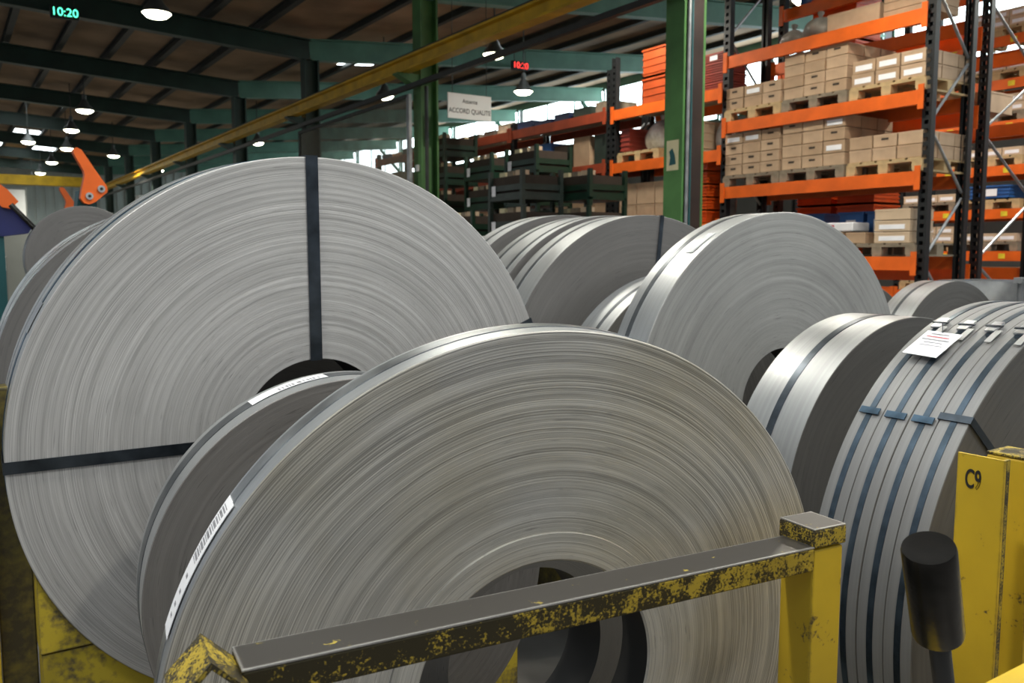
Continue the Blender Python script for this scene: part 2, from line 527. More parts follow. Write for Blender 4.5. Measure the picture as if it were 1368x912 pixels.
# right-hand side wall with the high window band
wr = empty('wall_right')
structure(wr)
MB().box2((18.2, -5, 0), (18.4, 50.2, 5.35)).build('lower_cladding', 'wall_dark', wr)
MB().box2((18.2, -5, 6.98), (18.4, 50.2, 7.6)).build('upper_cladding', 'green_teal', wr)
for i in range(len(FRAMES) - 1):
    y0, y1 = FRAMES[i] + 0.12, FRAMES[i + 1] - 0.12
    w = empty('window_%d' % (i + 1), (18.25, (y0 + y1) / 2, 5.35))
    structure(w)
    L = y1 - y0
    MB().box((0, 0, 0.815), (0.03, L, 1.6)).build('pane', 'window', w)
    fr = MB().box((0, 0, 0.03), (0.1, L, 0.06)).box((0, 0, 1.60), (0.1, L, 0.06))
    for k in range(4):
        fr.box((0, -L / 2 + 0.03 + k * (L - 0.06) / 3, 0.815), (0.1, 0.06, 1.51))
    fr.build('window_frame', 'green_teal', w)
    # knee brace at the eaves
    MB().cyl((17.2, FRAMES[i + 1], 6.45), (18.15, FRAMES[i + 1], 5.5), 0.07, 6).build('knee_brace', 'green_teal', wr)

# ------------------------------------------------------------------ columns
def column(y, label, mat, plates=False):
    t = empty('steel_column', (XC, y, 0))
    tag(t, label, 'column', 'green portal columns')
    ibeam(MB(), 5.5, 0.30, 0.26, 0.03, 0.02, 'Z', (0, 0, 2.77)).build('shaft', mat, t)
    MB().box((0, 0, 0.01), (0.42, 0.42, 0.02)).build('base_plate', mat, t)
    MB().prism([(-0.52, 4.36), (-0.15, 4.18), (-0.15, 4.38), (-0.52, 4.38)], -0.09, 0.09).build('crane_bracket', mat, t)
    return t
cl = ['green steel column carrying a cream notice beside the orange rack', 'green steel column left of the white hanging sign',
      'dark green column behind the mesh screen above the largest coil', 'dark column third from the hanging sign, behind the pale coil',
      'dark column in the far row, just left of the middle one', 'far dark column beside the pale far panels', 'farther dark column near the yellow crane girder',
      'very far dark column close to the end wall', 'last dark column standing against the end wall']
for i, y in enumerate(FRAMES[2:]):
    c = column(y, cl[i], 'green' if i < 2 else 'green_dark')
    if i == 0:
        MB().cyl((-0.10, -0.15, 0.02), (-0.10, -0.15, 5.4), 0.018, 8).build('conduit_pipe', 'galv', c)
        MB().cyl((-0.06, -0.15, 0.02), (-0.06, -0.15, 5.4), 0.014, 8).build('conduit_pipe', 'teal', c)
        MB().box((0.025, -0.075, 2.75), (0.19, 0.11, 5.4)).build('web_cover', 'brown_post', c)  # dark panel stands in for shade in the open web
    if i == 1:
        MB().cyl((-0.08, -0.17, 0.02), (-0.08, -0.17, 4.2), 0.03, 8).build('conduit_pipe', 'purlin', c)
        MB().box((-0.165, -0.02, 2.98), (0.03, 0.1, 0.1)).build('switch_box', 'white', c)
n = empty('wall_notice', (XC - 0.152, 6.5, 2.50))
tag(n, 'cream paper notice with a blue-grey drawing on the green column', 'notice')
MB().box((-0.002, 0, 0.15), (0.004, 0.17, 0.30)).build('sheet', 'cream', n)
MB().prism([(-0.05, 0.06), (0.045, 0.05), (0.03, 0.13), (0.045, 0.19), (0.0, 0.22), (-0.035, 0.15)], -0.006, -0.0045, plane='YZ').build('drawing', 'teal', n)

# crane runway, conductor rail, far crane girder
r = empty('crane_runway', (6.02, 0, 4.49))
tag(r, 'long yellow crane runway beam running past the green columns', 'crane beam')
ibeam(MB(), 53, 0.21, 0.18, 0.03, 0.02, 'Y', (0, 22.5, 0.0)).build('beam', 'crane', r)
MB().box((0, 22.5, 0.13), (0.06, 53, 0.05)).build('crane_rail', 'purlin', r)
r = empty('conductor_rail', (6.12, 0, 4.2))
tag(r, 'thin black conductor rail hanging under the yellow runway beam', 'rail')
MB().box((0, 22.5, 0), (0.07, 53, 0.07)).build('rail', 'cable', r)
for y in FRAMES[2:]:
    piece('hanger', (0.06, 0.03, 0.1), 'cable', r, (0.02, y, 0.06))
g = empty('overhead_crane', (1.0, 44.0, 4.92))
tag(g, 'yellow overhead crane girder in front of the pale end wall', 'crane')
MB().box((0.2, 0, 0), (9.4, 0.5, 0.42)).build('girder', 'crane', g)
MB().box((-1.4, -0.1, -0.5), (0.9, 0.6, 0.5)).build('hoist_trolley', 'white', g)
MB().box((4.85, 0, -0.32), (0.3, 2.4, 0.3)).build('end_carriage', 'crane', g)

# mesh partition between two columns
mp = empty('mesh_partition', (6.15, 14.6, 0))
tag(mp, 'dusty see-through mesh partition between two green columns', 'partition')
MB().box((0, 0, 2.05), (0.012, 4.8, 4.0)).build('screen', 'mesh', mp)
MB().box((0, -2.42, 2.05), (0.05, 0.09, 4.1)).build('frame_post', 'galv', mp)
MB().box((0, 2.42, 2.05), (0.05, 0.06, 4.1)).build('frame_post', 'purlin', mp)
MB().box((0, 0, 4.08), (0.05, 4.8, 0.05)).build('top_rail', 'purlin', mp)

# pendant lamps
def lamp(loc, label, group, lit=True, rz=5.9):
    t = empty('pendant_lamp', loc)
    tag(t, label, 'lamp', group)
    zf = zroof_left if loc[0] < XC else zroof_right
    up = max(0.5, zf(loc[0]) + 0.425 - loc[2])
    k = 'lamp_parts'
    if k not in CACHE:
        CACHE[k] = (
            MB().lathe([(0.045, 0.26), (0.06, 0.23), (0.085, 0.20), (0.10, 0.15), (0.17, 0.075), (0.205, 0.0), (0.197, 0.0), (0.16, 0.07), (0.09, 0.13), (0.0, 0.135)], 20).mesh('reflector', 'lamp_metal'),
            MB().lathe([(0.0, -0.075), (0.07, -0.07), (0.14, -0.05), (0.195, 0.003), (0.0, 0.012)], 20).mesh('diffuser', 'bulb'),
            MB().lathe([(0.0, 0.38), (0.04, 0.38), (0.05, 0.36), (0.05, 0.255), (0.0, 0.255)], 14).mesh('gear_housing', 'lamp_metal'))
    for nm, me in zip(('reflector', 'diffuser', 'gear_housing'), CACHE[k]):
        link(nm, me, t)
    MB().cyl((0, 0, 0.37), (0, 0, up), 0.012, 6).build('suspension_rod', 'purlin', t)
    ld = bpy.data.lights.new('lamp_light', 'SPOT')
    ld.energy = LAMP_W * 4
    ld.color = (1.0, 0.95, 0.82)
    ld.shadow_soft_size = 0.16
    ld.spot_size = radians(150)
    ld.spot_blend = 0.6
    lo = bpy.data.objects.new('lamp_light', ld)
    COL.objects.link(lo)
    lo.parent = t
    lo.location = (0, 0, -0.12)
for loc, lab in [((2.75, 13.3, 5.05), 'large lit pendant lamp above the pale coil, near the green clock'),
                 ((8.1, 12.8, 5.05), 'lit pendant lamp above the red clock'),
                 ((8.2, 17.4, 5.05), 'lit pendant lamp seen through the mesh screen'),
                 ((10.4, 15.3, 5.05), 'lit pendant lamp just right of the white hanging sign'),
                 ((3.05, 23.0, 5.05), 'lit pendant lamp at the end of the bright roof panes'),
                 ((3.2, 26.8, 5.05), 'lit pendant lamp just below and left of the roof panes'),
                 ((2.42, 30.3, 5.05), 'lit pendant lamp at the left edge of the picture'),
                 ((3.6, 31.5, 5.05), 'lit pendant lamp touching the tip of the orange arm'),
                 ((3.65, 36.5, 5.05), 'small lit lamp below the orange arm tip, first of the far three'),
                 ((3.7, 41.5, 5.05), 'small lit lamp, second of the far three beside the orange arm'),
                 ((3.75, 46.0, 5.05), 'smallest lit lamp of the far three above the crane girder'),
                 ((5.2, 32.9, 5.05), 'lit pendant lamp just right of the orange arm'),
                 ((8.3, 26.7, 5.05), 'lit pendant lamp above the upper left rim of the pale coil'),
                 ((7.6, 37.5, 5.05), 'lit pendant lamp low over the yellow runway, beside pale panels')]:
    lamp(loc, lab, 'lit pendant lamps in the hall')
for loc in [(2.4, 5.2, 5.3), (2.4, -0.5, 5.3), (-1.2, 1.8, 5.3), (6.0, 1.6, 5.2), (10.9, 4.4, 5.4), (10.9, 8.6, 5.4), (6.5, 5.0, 5.45), (7.4, 9.0, 5.4)]:  # out of view, added to light the coils, rack and sign
    lamp(loc, 'lit pendant lamp over the near end of the hall', 'lamps over the near end of the hall')

# clocks and sign
def clock(loc, rz, col, label):
    t = empty('digital_clock', loc, (0, 0, rz))
    tag(t, label, 'clock')
    MB().box((0, 0, 0), (0.44, 0.08, 0.2)).build('case', 'ink_black', t, bevel=0.01)
    text_mesh('digits', '10:20', 0.19, col, t, (0, -0.043, 0), (pi / 2, 0, 0))
    for sx in (-0.15, 0.15):
        MB().cyl((sx, 0, 0.1), (sx, 0, 0.34), 0.01, 6).build('hanger', 'purlin', t)
clock((1.99, 16.8, 5.73), 0.0, 'led_green', 'digital clock with green figures hanging under the dark roof')
clock((11.25, 16.7, 5.92), 0.0, 'led_red', 'digital clock with red figures hanging below the pale green rafter')
t = empty('hanging_sign', (6.83, 11.5, 3.69))
tag(t, 'white hanging sign lettered ACCORD QUALITE beside the green column', 'sign')
MB().box((0, 0, 0.185), (0.76, 0.02, 0.37)).build('board', 'white', t)
text_mesh('lettering', 'Attente', 0.085, 'ink_black', t, (0, -0.0115, 0.26), (pi / 2, 0, 0), bold=0.001)
text_mesh('lettering', 'ACCORD QUALITE', 0.100, 'ink_black', t, (0.0, -0.0115, 0.115), (pi / 2, 0, 0), 0.86, bold=0.001)
for sx in (-0.3, 0.3):
    MB().cyl((sx, 0, 0.37), (sx, 0, 2.0), 0.005, 6).build('hanging_wire', 'purlin', t)

# ------------------------------------------------------------------ pallet racks
def upright_mesh(h):
    h = round(h, 2)
    k = ('upright', h)
    if k not in CACHE:
        mb = MB()
        # perforated front face: two strips and rungs leave real slots
        w = 0.10
        for sy in (-1, 1):
            mb.box((0, sy * 0.0375, h / 2), (0.006, 0.025, h))
            mb.box((0.035, sy * 0.047, h / 2), (0.07, 0.006, h))
        z = 0.0
        while z < h - 0.04:
            mb.box((0, 0, z + 0.0225), (0.006, 0.05, 0.045))
            z += 0.085
        for sy in (-1, 1):
            mb.box((0.07, sy * 0.035, h / 2), (0.006, 0.03, h))
        CACHE[k] = mb.mesh('upright', 'upright')
    return CACHE[k]
def rack(x, ys, depth, levels, hs, label, group, paint='orange', deck=()):
    t = empty('pallet_rack', (x, ys[0], 0))
    tag(t, label, 'rack', group)
    for i, y in enumerate(ys):
        h = hs[i] if isinstance(hs, list) else hs
        for j, dx in enumerate((0, depth)):
            o = link('upright', upright_mesh(h), t, (dx if j == 0 else dx, y - ys[0], 0), (0, 0, 0 if j == 0 else pi))
            piece('foot_plate', (0.14, 0.14, 0.012), 'upright', t, (dx, y - ys[0], 0.006))
        if i < 2 or len(ys) < 4:
            z, s = 0.25, 0
            while z < h - 0.8:
                a, b = (0.06, depth - 0.06) if s % 2 == 0 else (depth - 0.06, 0.06)
                MB().cyl((a, y - ys[0], z), (b, y - ys[0], z + 0.62), 0.016, 8).build('brace', 'galv', t)
                z += 0.68
                s += 1
    for i in range(len(ys) - 1):
        L = ys[i + 1] - ys[i]
        yc = (ys[i] + ys[i + 1]) / 2 - ys[0]
        lv = levels[i] if isinstance(levels[0], (list, tuple)) else levels
        for z in lv:
            if i in deck:
                for q in range(4):
                    piece('shelf_board', (depth / 4 - 0.015, L - 0.12, 0.02), 'wood_grey', t, (depth * (q + 0.5) / 4, yc, z - 0.011))  # boards added to block the window glow between the beams
            for j, dx in enumerate((-0.03, depth + 0.03)):
                b = piece('beam', (0.05, L - 0.1, 0.14), paint, t, (dx, yc, z - 0.07))
                if j == 0 or i == 0:
                    for sy in (-1, 1):
                        c = piece('beam_connector', (0.012, 0.06, 0.24), paint, b, (-0.032 if j == 0 else 0.032, sy * (L / 2 - 0.035), 0.0))
    return t
LV = [4.05, 3.27, 2.48, 1.63, 0.85]
YS = [4.98, 7.62, 9.75, 12.4, 15.1, 17.8]
R1X = 8.2
rack(R1X, YS[:3], 0.75, [LV, [3.70, 2.95, 2.05, 0.9]], [5.3, 5.3, 4.45],
     'front orange and black pallet rack loaded with brown boxes', 'orange pallet racks', deck=(1,))
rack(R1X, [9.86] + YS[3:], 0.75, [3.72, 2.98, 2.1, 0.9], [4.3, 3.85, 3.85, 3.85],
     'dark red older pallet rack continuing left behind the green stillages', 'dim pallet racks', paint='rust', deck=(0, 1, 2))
rack(9.2, [4.98, 7.62], 1.15, [4.75, 3.95, 3.15, 1.5, 0.7], 5.3,
     'second orange and black pallet rack, back to back with the front one', 'orange pallet racks')
FL = [4.71, 4.11, 3.53, 2.91, 2.30, 1.70, 1.10, 0.45]
rack(12.7, [2.6, 5.3, 8.1, 10.8], 0.9, FL, 5.4, 'far orange pallet rack across the aisle at the right edge', 'orange pallet racks')

# pallets
def make_pallet(w, d, mat):
    """w along Y (the face seen), d along X; origin on its underside"""
    t = empty('pallet')
    for k in range(3):
        piece('bottom_board', (d, 0.10, 0.02), mat, t, (0, (k - 1) * (w / 2 - 0.05), 0.01))
        for j in range(3):
            piece('block', (0.12, 0.11, 0.078), mat, t, ((j - 1) * (d / 2 - 0.06), (k - 1) * (w / 2 - 0.055), 0.059))
        piece('stringer_board', (0.12, w, 0.02), mat, t, ((k - 1) * (d / 2 - 0.06), 0, 0.108))
    for k in range(5):
        piece('deck_board', (d, w / 5 - 0.03, 0.02), mat, t, (0, -w / 2 + (k + 0.5) * w / 5, 0.128))
    return t
PAL = {}
def pallet(loc, w, d, mat, label, group):
    k = (w, d, mat)
    if k in PAL:
        t = copy_tree(PAL[k])
    else:
        t = PAL[k] = make_pallet(w, d, mat)
    t.location = loc
    return tag(t, label, 'pallet', group)
PH = 0.138

# cardboard boxes
BOX = {}
def make_box(d, mat, sticker, slot):
    t = empty('cardboard_box')
    x, y, z = d
    MB().box((0, 0, z / 2), (x - 0.004, y - 0.005, z - 0.004)).build('carton', mat, t, bevel=0.003)
    piece('lid_rim', (x, y, 0.02), mat, t, (0, 0, z - 0.012))
    if slot:
        piece('hand_slot', (0.004, 0.08, 0.022), 'slot', t, (-x / 2 + 0.001, 0, z * 0.62))
    if sticker:
        piece('paper_label', (0.003, y * 0.72, z * 0.42), 'paper', t, (-x / 2, 0, z * 0.42))
    return t
def box(loc, d, mat, label, group, sticker=False, slot=False, rz=0.0):
    k = (d, mat, sticker, slot)
    if k in BOX:
        t = copy_tree(BOX[k])
    else:
        t = BOX[k] = make_box(d, mat, sticker, slot)
    t.location = loc
    t.rotation_euler = (0, 0, rz)
    return tag(t, label, 'box', group)
def load(x0, yc, z, w, d, nw, nd, layers, h, where, mats=('card', 'card', 'card_dark'), stick=0.1, allst=False, grp=None):
    """boxes on one pallet: front row, right-hand end and top layer are the ones that show"""
    dw, dd = w / nw, d / nd
    for l in range(layers):
        for i in range(nw):
            for j in range(nd):
                if not (j == 0 or i == 0 or l == layers - 1):
                    continue
                st = allst or random.random() < stick
                sl = (not st) and random.random() < 0.45
                box((x0 + (j + 0.5) * dd + random.uniform(-.006, .006), yc - w / 2 + (i + 0.5) * dw, z + l * h + 0.001),
                    (round(dd - 0.010, 3), round(dw - 0.012, 3), round(h - 0.003, 3)), random.choice(mats),
                    '%s box, %s of %s row, %s layer, %s' % ('labelled brown' if st else 'plain brown', ('right', 'middle', 'left')[i], ('front', 'second', 'back')[j], ('bottom', 'second', 'third', 'fourth')[l], where), grp or 'boxes on the ' + where, st, sl)
W1 = 0.84
def bay(level, li, items):
    for yc, lay, h, pm_, where, allst, nd in items:
        nm = where
        pallet((R1X + 0.42, yc, level + 0.001), 0.86, 0.9, pm_, '%s wooden pallet, the %s' % ('pale' if pm_ == 'wood' else 'greyed', nm), 'pallets on the front rack')
        load(R1X - 0.02, yc, level + 0.001 + PH, W1, 0.88, 3, 3, lay, h, nm, stick=0.07, allst=allst)
bay(3.27, 1, [(5.42, 2, 0.135, 'wood', 'right pallet of the upper boxed shelf', True, 3),
              (6.31, 4, 0.125, 'wood_grey', 'middle pallet of the upper boxed shelf', False, 3),
              (7.18, 2, 0.13, 'wood', 'left pallet of the upper boxed shelf', False, 3)])
bay(2.48, 2, [(5.42, 2, 0.135, 'wood', 'right pallet of the lower boxed shelf', False, 3),
              (6.31, 4, 0.135, 'wood_grey', 'middle pallet of the lower boxed shelf', False, 3),
              (7.18, 4, 0.125, 'wood_grey', 'left pallet of the lower boxed shelf', False, 3)])
# eye-level shelf: grey pallet, low mixed boxes and one pile of three
for k, yc in enumerate((5.45, 6.45, 7.2)):
    pallet((R1X + 0.42, yc, 1.631), 0.86, 0.9, 'wood_grey', 'greyed wooden pallet %s the lowest visible rack shelf' % ('at the right end of', 'in the middle of', 'at the left end of')[k], 'pallets on the front rack')
for l in range(3):
    box((R1X + 0.2, 5.3, 1.631 + PH + l * 0.118), (0.42, 0.40, 0.115), 'card_light', 'pale brown flat box, %s of the three piled by the rack upright' % ('lowest', 'middle one', 'topmost')[l], 'pale boxes piled on the low shelf', l < 2, False)
for k, (yc, w_, h_, mt) in enumerate(((5.72, 0.24, 0.12, 'card_dark'), (6.1, 0.36, 0.13, 'card'), (6.55, 0.40, 0.20, 'card_light'), (7.1, 0.42, 0.26, 'card'))):
    box((R1X + 0.18, yc, 1.631 + PH), (0.38, w_, h_), mt, 'open brown box on the low shelf, number %s from the rack upright' % ('two', 'three', 'four', 'five')[k], 'mixed boxes on the low shelf')
b = empty('printed_packet', (R1X + 0.2, 6.05, 1.631 + PH + 0.131))
tag(b, 'white packet with blue and red print lying on low shelf box', 'packet')
MB().box((0, 0, 0.05), (0.3, 0.5, 0.1)).build('wrapper', 'paper', b, bevel=0.015)
piece('print', (0.003, 0.09, 0.06), 'plastic_blue', b, (-0.151, 0.12, 0.05))
piece('print', (0.003, 0.04, 0.05), 'ink_red', b, (-0.151, 0.0, 0.05))

# crates, sacks and bundles
def crate(loc, d, mat, label, group=None, ribs=4, rz=0.0, tagged=False):
    t = empty('plastic_crate', loc, (0, 0, rz))
    tag(t, label, 'crate', group)
    x, y, z = d
    mb = MB()
    mb.box((0, 0, 0.01), (x, y, 0.02))
    for s in (-1, 1):
        mb.box((s * (x / 2 - 0.008), 0, z / 2), (0.016, y, z))
        mb.box((0, s * (y / 2 - 0.008), z / 2), (x - 0.032, 0.016, z))
    mb.build('tub', mat, t)
    for k in range(ribs):
        piece('rib', (x + 0.02, y + 0.02, 0.014), mat, t, (0, 0, z * (k + 0.6) / ribs)) if k < ribs - 1 else None
    piece('rim', (x + 0.035, y + 0.035, 0.022), mat, t, (0, 0, z - 0.011))
    if tagged:
        piece('paper_label', (0.003, y * 0.4, z * 0.5), 'paper', t, (-x / 2 - 0.012, 0, z * 0.5))
    return t
def sack(loc, r, label, mat='film_grey', group=None, cat='sack', sq=(1, 1.2, 0.8)):
    t = empty('plastic_sack', loc)
    tag(t, label, cat, group)
    mb = MB()
    n, m = 22, 12
    rnd = random.Random(int(loc[1] * 97))
    ph = [rnd.uniform(0, 6) for _ in range(6)]
    prof = []
    vs = []
    for i in range(m + 1):
        u = i / m
        rr = r * (sin(pi * min(1, u * 0.86 + 0.14)) ** 0.6 if u < 1 else 0.02)
        for k in range(n):
            a = 2 * pi * k / n
            q = rr * (1 + 0.07 * sin(3 * a + ph[0] + 4 * u) + 0.05 * sin(7 * a + ph[1] - 6 * u))
            vs.append((q * cos(a) * sq[0], q * sin(a) * sq[1], u * 2 * r * sq[2]))
    fs = [(i * n + k, i * n + (k + 1) % n, (i + 1) * n + (k + 1) % n, (i + 1) * n + k) for i in range(m) for k in range(n)]
    fs += [tuple(range(n))[::-1], tuple(range(m * n, m * n + n))]
    mb.add(vs, fs, 0, True)
    mb.build('bag', mat, t, angle=80)
    zt = 2 * r * sq[2]
    MB().cyl((0, 0, zt - 0.02), (0.02, 0.01, zt + 0.05), 0.012, 8, r2=0.04).build('knotted_neck', mat, t)
    return t
# top shelf
box((R1X + 0.25, 5.90, 4.051), (0.4, 0.64, 0.20), 'card', 'long brown carton lying on the top shelf of the front rack', 'cartons on the top shelf')
for k in range(3):
    box((R1X + 0.3, 5.28, 4.051 + k * 0.082), (0.5, 0.52, 0.08), 'card_dark', 'flat brown carton at the right end of the top shelf, %s in its pile' % ('lowest', 'middle', 'topmost')[k], 'cartons on the top shelf')
sack((R1X + 0.25, 6.46, 4.05), 0.17, 'grey plastic sack beside the long carton on the top shelf', group='sacks on the top shelf')
sack((R1X + 0.25, 6.82, 4.05), 0.13, 'smaller grey sack at the left end of the top shelf', group='sacks on the top shelf')
crate((9.6, 6.2, 4.751), (0.5, 0.5, 0.28), 'plastic_blue', 'blue crate on the rear rack above the long carton', tagged=True)
for k in range(3):
    crate((9.6, 6.95, 3.951 + k * 0.3), (0.5, 0.62, 0.28), 'plastic_orange', 'orange ribbed crate behind the grey sack, %s of three' % ('lowest', 'middle', 'topmost')[k], 'orange crates on the rear rack')
crate((9.6, 7.3, 4.751), (0.4, 0.4, 0.25), 'plastic_blue', 'blue crate high up behind the left end of the top shelf')
# row behind the eye-level shelf
for k in range(5):
    crate((9.6, 7.15, 1.501 + k * 0.19), (0.5, 0.5, 0.18), 'plastic_orange', 'orange tub behind the bright grey coil, %s of the left pile' % ('lowest', 'second', 'third', 'fourth', 'topmost')[k], 'orange tubs on the rear rack')
for k in range(5):
    crate((9.6, 6.55, 1.501 + k * 0.19), (0.5, 0.5, 0.18), 'plastic_orange', 'orange tub behind the bright grey coil, %s of the right pile' % ('lowest', 'second', 'third', 'fourth', 'topmost')[k], 'orange tubs on the rear rack')
for k, (y, lab) in enumerate(((6.62, 'left'), (6.1, 'middle'), (5.75, 'right'))):
    c = crate((R1X + 0.62, y, 1.631 + PH + 0.0), (0.34, 0.30, 0.36), 'plastic_blue', 'blue bin behind the low shelf boxes, %s of three' % lab, 'blue bins on the low shelf', tagged=k > 0)
# bays farther left
for k in range(2):
    crate((R1X + 0.4, 9.05 + 0.0, 3.702 + k * 0.40), (0.5, 0.5, 0.38), 'plastic_rust', 'dusty orange crate left of the noticed column, %s of two' % ('lower', 'upper')[k], 'orange crates left of the column')
pallet((R1X + 0.42, 9.2, 2.951), 0.86, 0.9, 'wood', 'pale pallet under the white wrapped bundle', 'pallets on the front rack')
sack((R1X + 0.4, 9.16, 2.951 + PH), 0.24, 'white film wrapped bundle on a pallet left of the green column', 'film', cat='bundle', sq=(1, 1, 0.95))
crate((R1X + 0.3, 9.55, 2.951 + PH), (0.5, 0.18, 0.34), 'plastic_red', 'dark red slotted crate beside the white wrapped bundle', ribs=5)
for k in range(4):
    crate((R1X + 0.3, 7.92, 3.702 + k * 0.12), (0.4, 0.32, 0.115), 'plastic_red', 'dark red tray right of the column, %s of four' % ('lowest', 'second', 'third', 'topmost')[k], 'dark red trays', tagged=k > 2)
crate((R1X + 0.3, 8.15, 2.951), (0.5, 0.26, 0.4), 'card_light', 'beige tub between the column and the rack upright')
sack((R1X + 0.3, 7.88, 2.951), 0.15, 'pale wrapped roll standing beside the beige tub', 'film', cat='bundle', sq=(0.8, 0.8, 1.5))
for k in range(5):
    crate((R1X + 0.3, 8.12, 2.051 + k * 0.165), (0.5, 0.34, 0.16), 'plastic_orange', 'orange tub in the tall pile right of the column, number %s up' % ('one', 'two', 'three', 'four', 'five')[k], 'orange tubs right of the column', tagged=(k == 1))
sack((R1X + 0.3, 7.8, 2.051), 0.12, 'grey film wrapped bar bundle beside the orange tubs', 'film_grey', cat='bundle', sq=(0.8, 0.8, 3.2))
for r_ in range(2):
    for k in range(3):
        box((R1X + 0.25, 9.45 - k * 0.37, 2.051 + r_ * 0.30), (0.45, 0.36, 0.298), 'card', 'tall tan carton below the white bundle, %s row, %s' % (('lower', 'upper')[r_], ('left', 'middle', 'right')[k]), 'tan cartons left of the column', False, False)
for i, (y0, y1) in enumerate(zip(YS[2:-1], YS[3:])):
    for j, z in enumerate((3.72, 2.98, 2.1)):
        n_ = 5
        for k in range(n_):
            y = y0 + 0.3 + (y1 - y0 - 0.6) * k / (n_ - 1)
            h = random.uniform(0.08, 0.17) if j == 0 else random.uniform(0.2, 0.45)
            w_ = round(random.uniform(0.36, 0.48), 2)
            mt = random.choice(['wood_grey', 'still_b', 'slot', 'plastic_navy', 'wood_grey', 'card_dark'])
            if j == 1 and i == 0 and k in (3, 4):
                mt = 'plastic_blue'
            box((R1X + 0.3, y, z + 0.001), (0.5, w_, round(h, 2)), mt,
                'packed box, %s from the right, %s dim shelf, bay %s left of the column' % (('first', 'second', 'third', 'fourth', 'fifth')[k], ('upper', 'middle', 'lower')[j], ('one', 'two', 'three')[i]),
                'boxes on the %s dim shelf, bay %s' % (('upper', 'middle', 'lower')[j], ('one', 'two', 'three')[i]))
# second rack, boxes seen through the gaps
for j, z in enumerate((3.15,)):
    for k in range(5):
        box((9.55, 5.2 + k * 0.5, z + 0.001), (0.5, 0.46, 0.22), ('card', 'card_dark')[k % 2], 'brown box on the rear rack, %s from the right behind the %s boxed shelf' % (('first', 'second', 'third', 'fourth', 'fifth')[k], ('upper', 'lower')[j]), 'rear rack boxes seen through the %s shelf' % ('upper', 'lower')[j])
# far rack: pallets with labelled boxes
for li, z in enumerate(FL[:7]):
    lv = ('topmost', 'second', 'third', 'fourth', 'fifth', 'sixth', 'seventh')[li]
    for k, yc in enumerate((5.75, 6.7, 7.62)):
        wh = '%s far shelf, %s pallet' % (lv, ('right', 'middle', 'left')[k])
        if li == 5 and k == 0:
            continue
        pallet((13.15, yc, z + 0.001), 0.86, 0.9, 'wood' if (li + k) % 3 else 'wood_grey', 'pallet on the far rack, ' + wh, 'pallets on the far rack')
        if (li * 3 + k) % 5 == 3:
            crate((13.0, yc, z + PH + 0.001), (0.6, 0.55, 0.2), 'plastic_navy' if li % 2 else 'plastic_blue', 'blue crate on the far rack, ' + wh, 'blue crates on the far rack', tagged=True)
            continue
        nl = 1 + (li + k) % 2
        for i in range(3):
            for l in range(nl):
                box((12.9, yc - 0.28 + i * 0.28, z + PH + 0.001 + l * 0.12), (0.4, 0.27, 0.117), 'card_light', 'beige labelled box, %s, %s layer, %s' % (('right', 'middle', 'left')[i], ('lower', 'upper')[l], wh), 'labelled boxes on the ' + wh, True, False)
st = MB().box((0, 0, 0), (0.004, 0.09, 0.07)).mesh('beam_sticker', 'amber')
far = [o for o in COL.objects if o.name.startswith('pallet_rack')][-1]
for z in FL[:7]:
    for y in (5.9, 6.45, 7.3):
        link('beam_sticker', st, far, (-0.058, y - 2.6, z - 0.07))

# ------------------------------------------------------------------ steel stillages in front of the rack
def make_stillage(mat):
    t = empty('steel_stillage')
    w, d, h = 0.80, 0.62, 0.448
    for sx in (-1, 1):
        for sy in (-1, 1):
            piece('corner_post', (0.05, 0.05, h), mat, t, (sx * (d / 2 - 0.025), sy * (w / 2 - 0.025), h / 2))
    piece('base_tray', (d, w, 0.03), mat, t, (0, 0, 0.09))
    for k in range(2):
        z = 0.13 + 0.1 * k
        for s in (-1, 1):
            piece('side_rail', (0.025, w - 0.1, 0.07), mat, t, (s * (d / 2 - 0.02), 0, z))
            piece('end_rail', (d - 0.1, 0.025, 0.07), mat, t, (0, s * (w / 2 - 0.02), z))
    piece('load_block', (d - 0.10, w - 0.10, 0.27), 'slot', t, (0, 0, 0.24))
    for k in range(3):
        piece('packed_part', (0.12, 0.13, 0.06), ('card_light', 'wood_grey', 'cream')[k], t, (-0.20 + 0.02 * k, -0.24 + 0.22 * k, 0.406))
    piece('paper_label', (0.003, 0.09, 0.13), 'paper', t, (-d / 2 - 0.002, 0.26, 0.2))
    return t
ST = {m: make_stillage(m) for m in ('still', 'still_b')}
used = set()
def stillage(loc, mat, label, rz):
    t = ST[mat] if mat not in used else copy_tree(ST[mat])
    used.add(mat)
    t.location = loc
    t.rotation_euler = (0, 0, rz)
    tag(t, label, 'stillage', 'green steel stillages in piles')
ORD = ('on the floor', 'second', 'third', 'fourth', 'fifth', 'sixth', 'seventh', 'eighth', 'ninth')
for si, (x, y, n_, mat, where) in enumerate([(7.15, 12.7, 8, 'still', 'pile beside the green column'),
                                            (7.15, 11.3, 7, 'still', 'pile second from the green column'),
                                            (6.35, 10.5, 5, 'still', 'low front pile behind the striped coils'),
                                            (7.15, 10.15, 7, 'still', 'tall middle pile below the far rack'),
                                            (6.25, 9.15, 6, 'still_b', 'greyish front pile above the striped coils'),
                                            (6.95, 8.75, 6, 'still', 'pile nearest the tan cartons')]):
    for k in range(n_):
        stillage((x, y, k * 0.45), mat, 'steel stillage in the %s, %s from the floor' % (where, ORD[k]) if k else 'steel stillage in the %s, on the floor' % where, random.uniform(-0.03, 0.03))

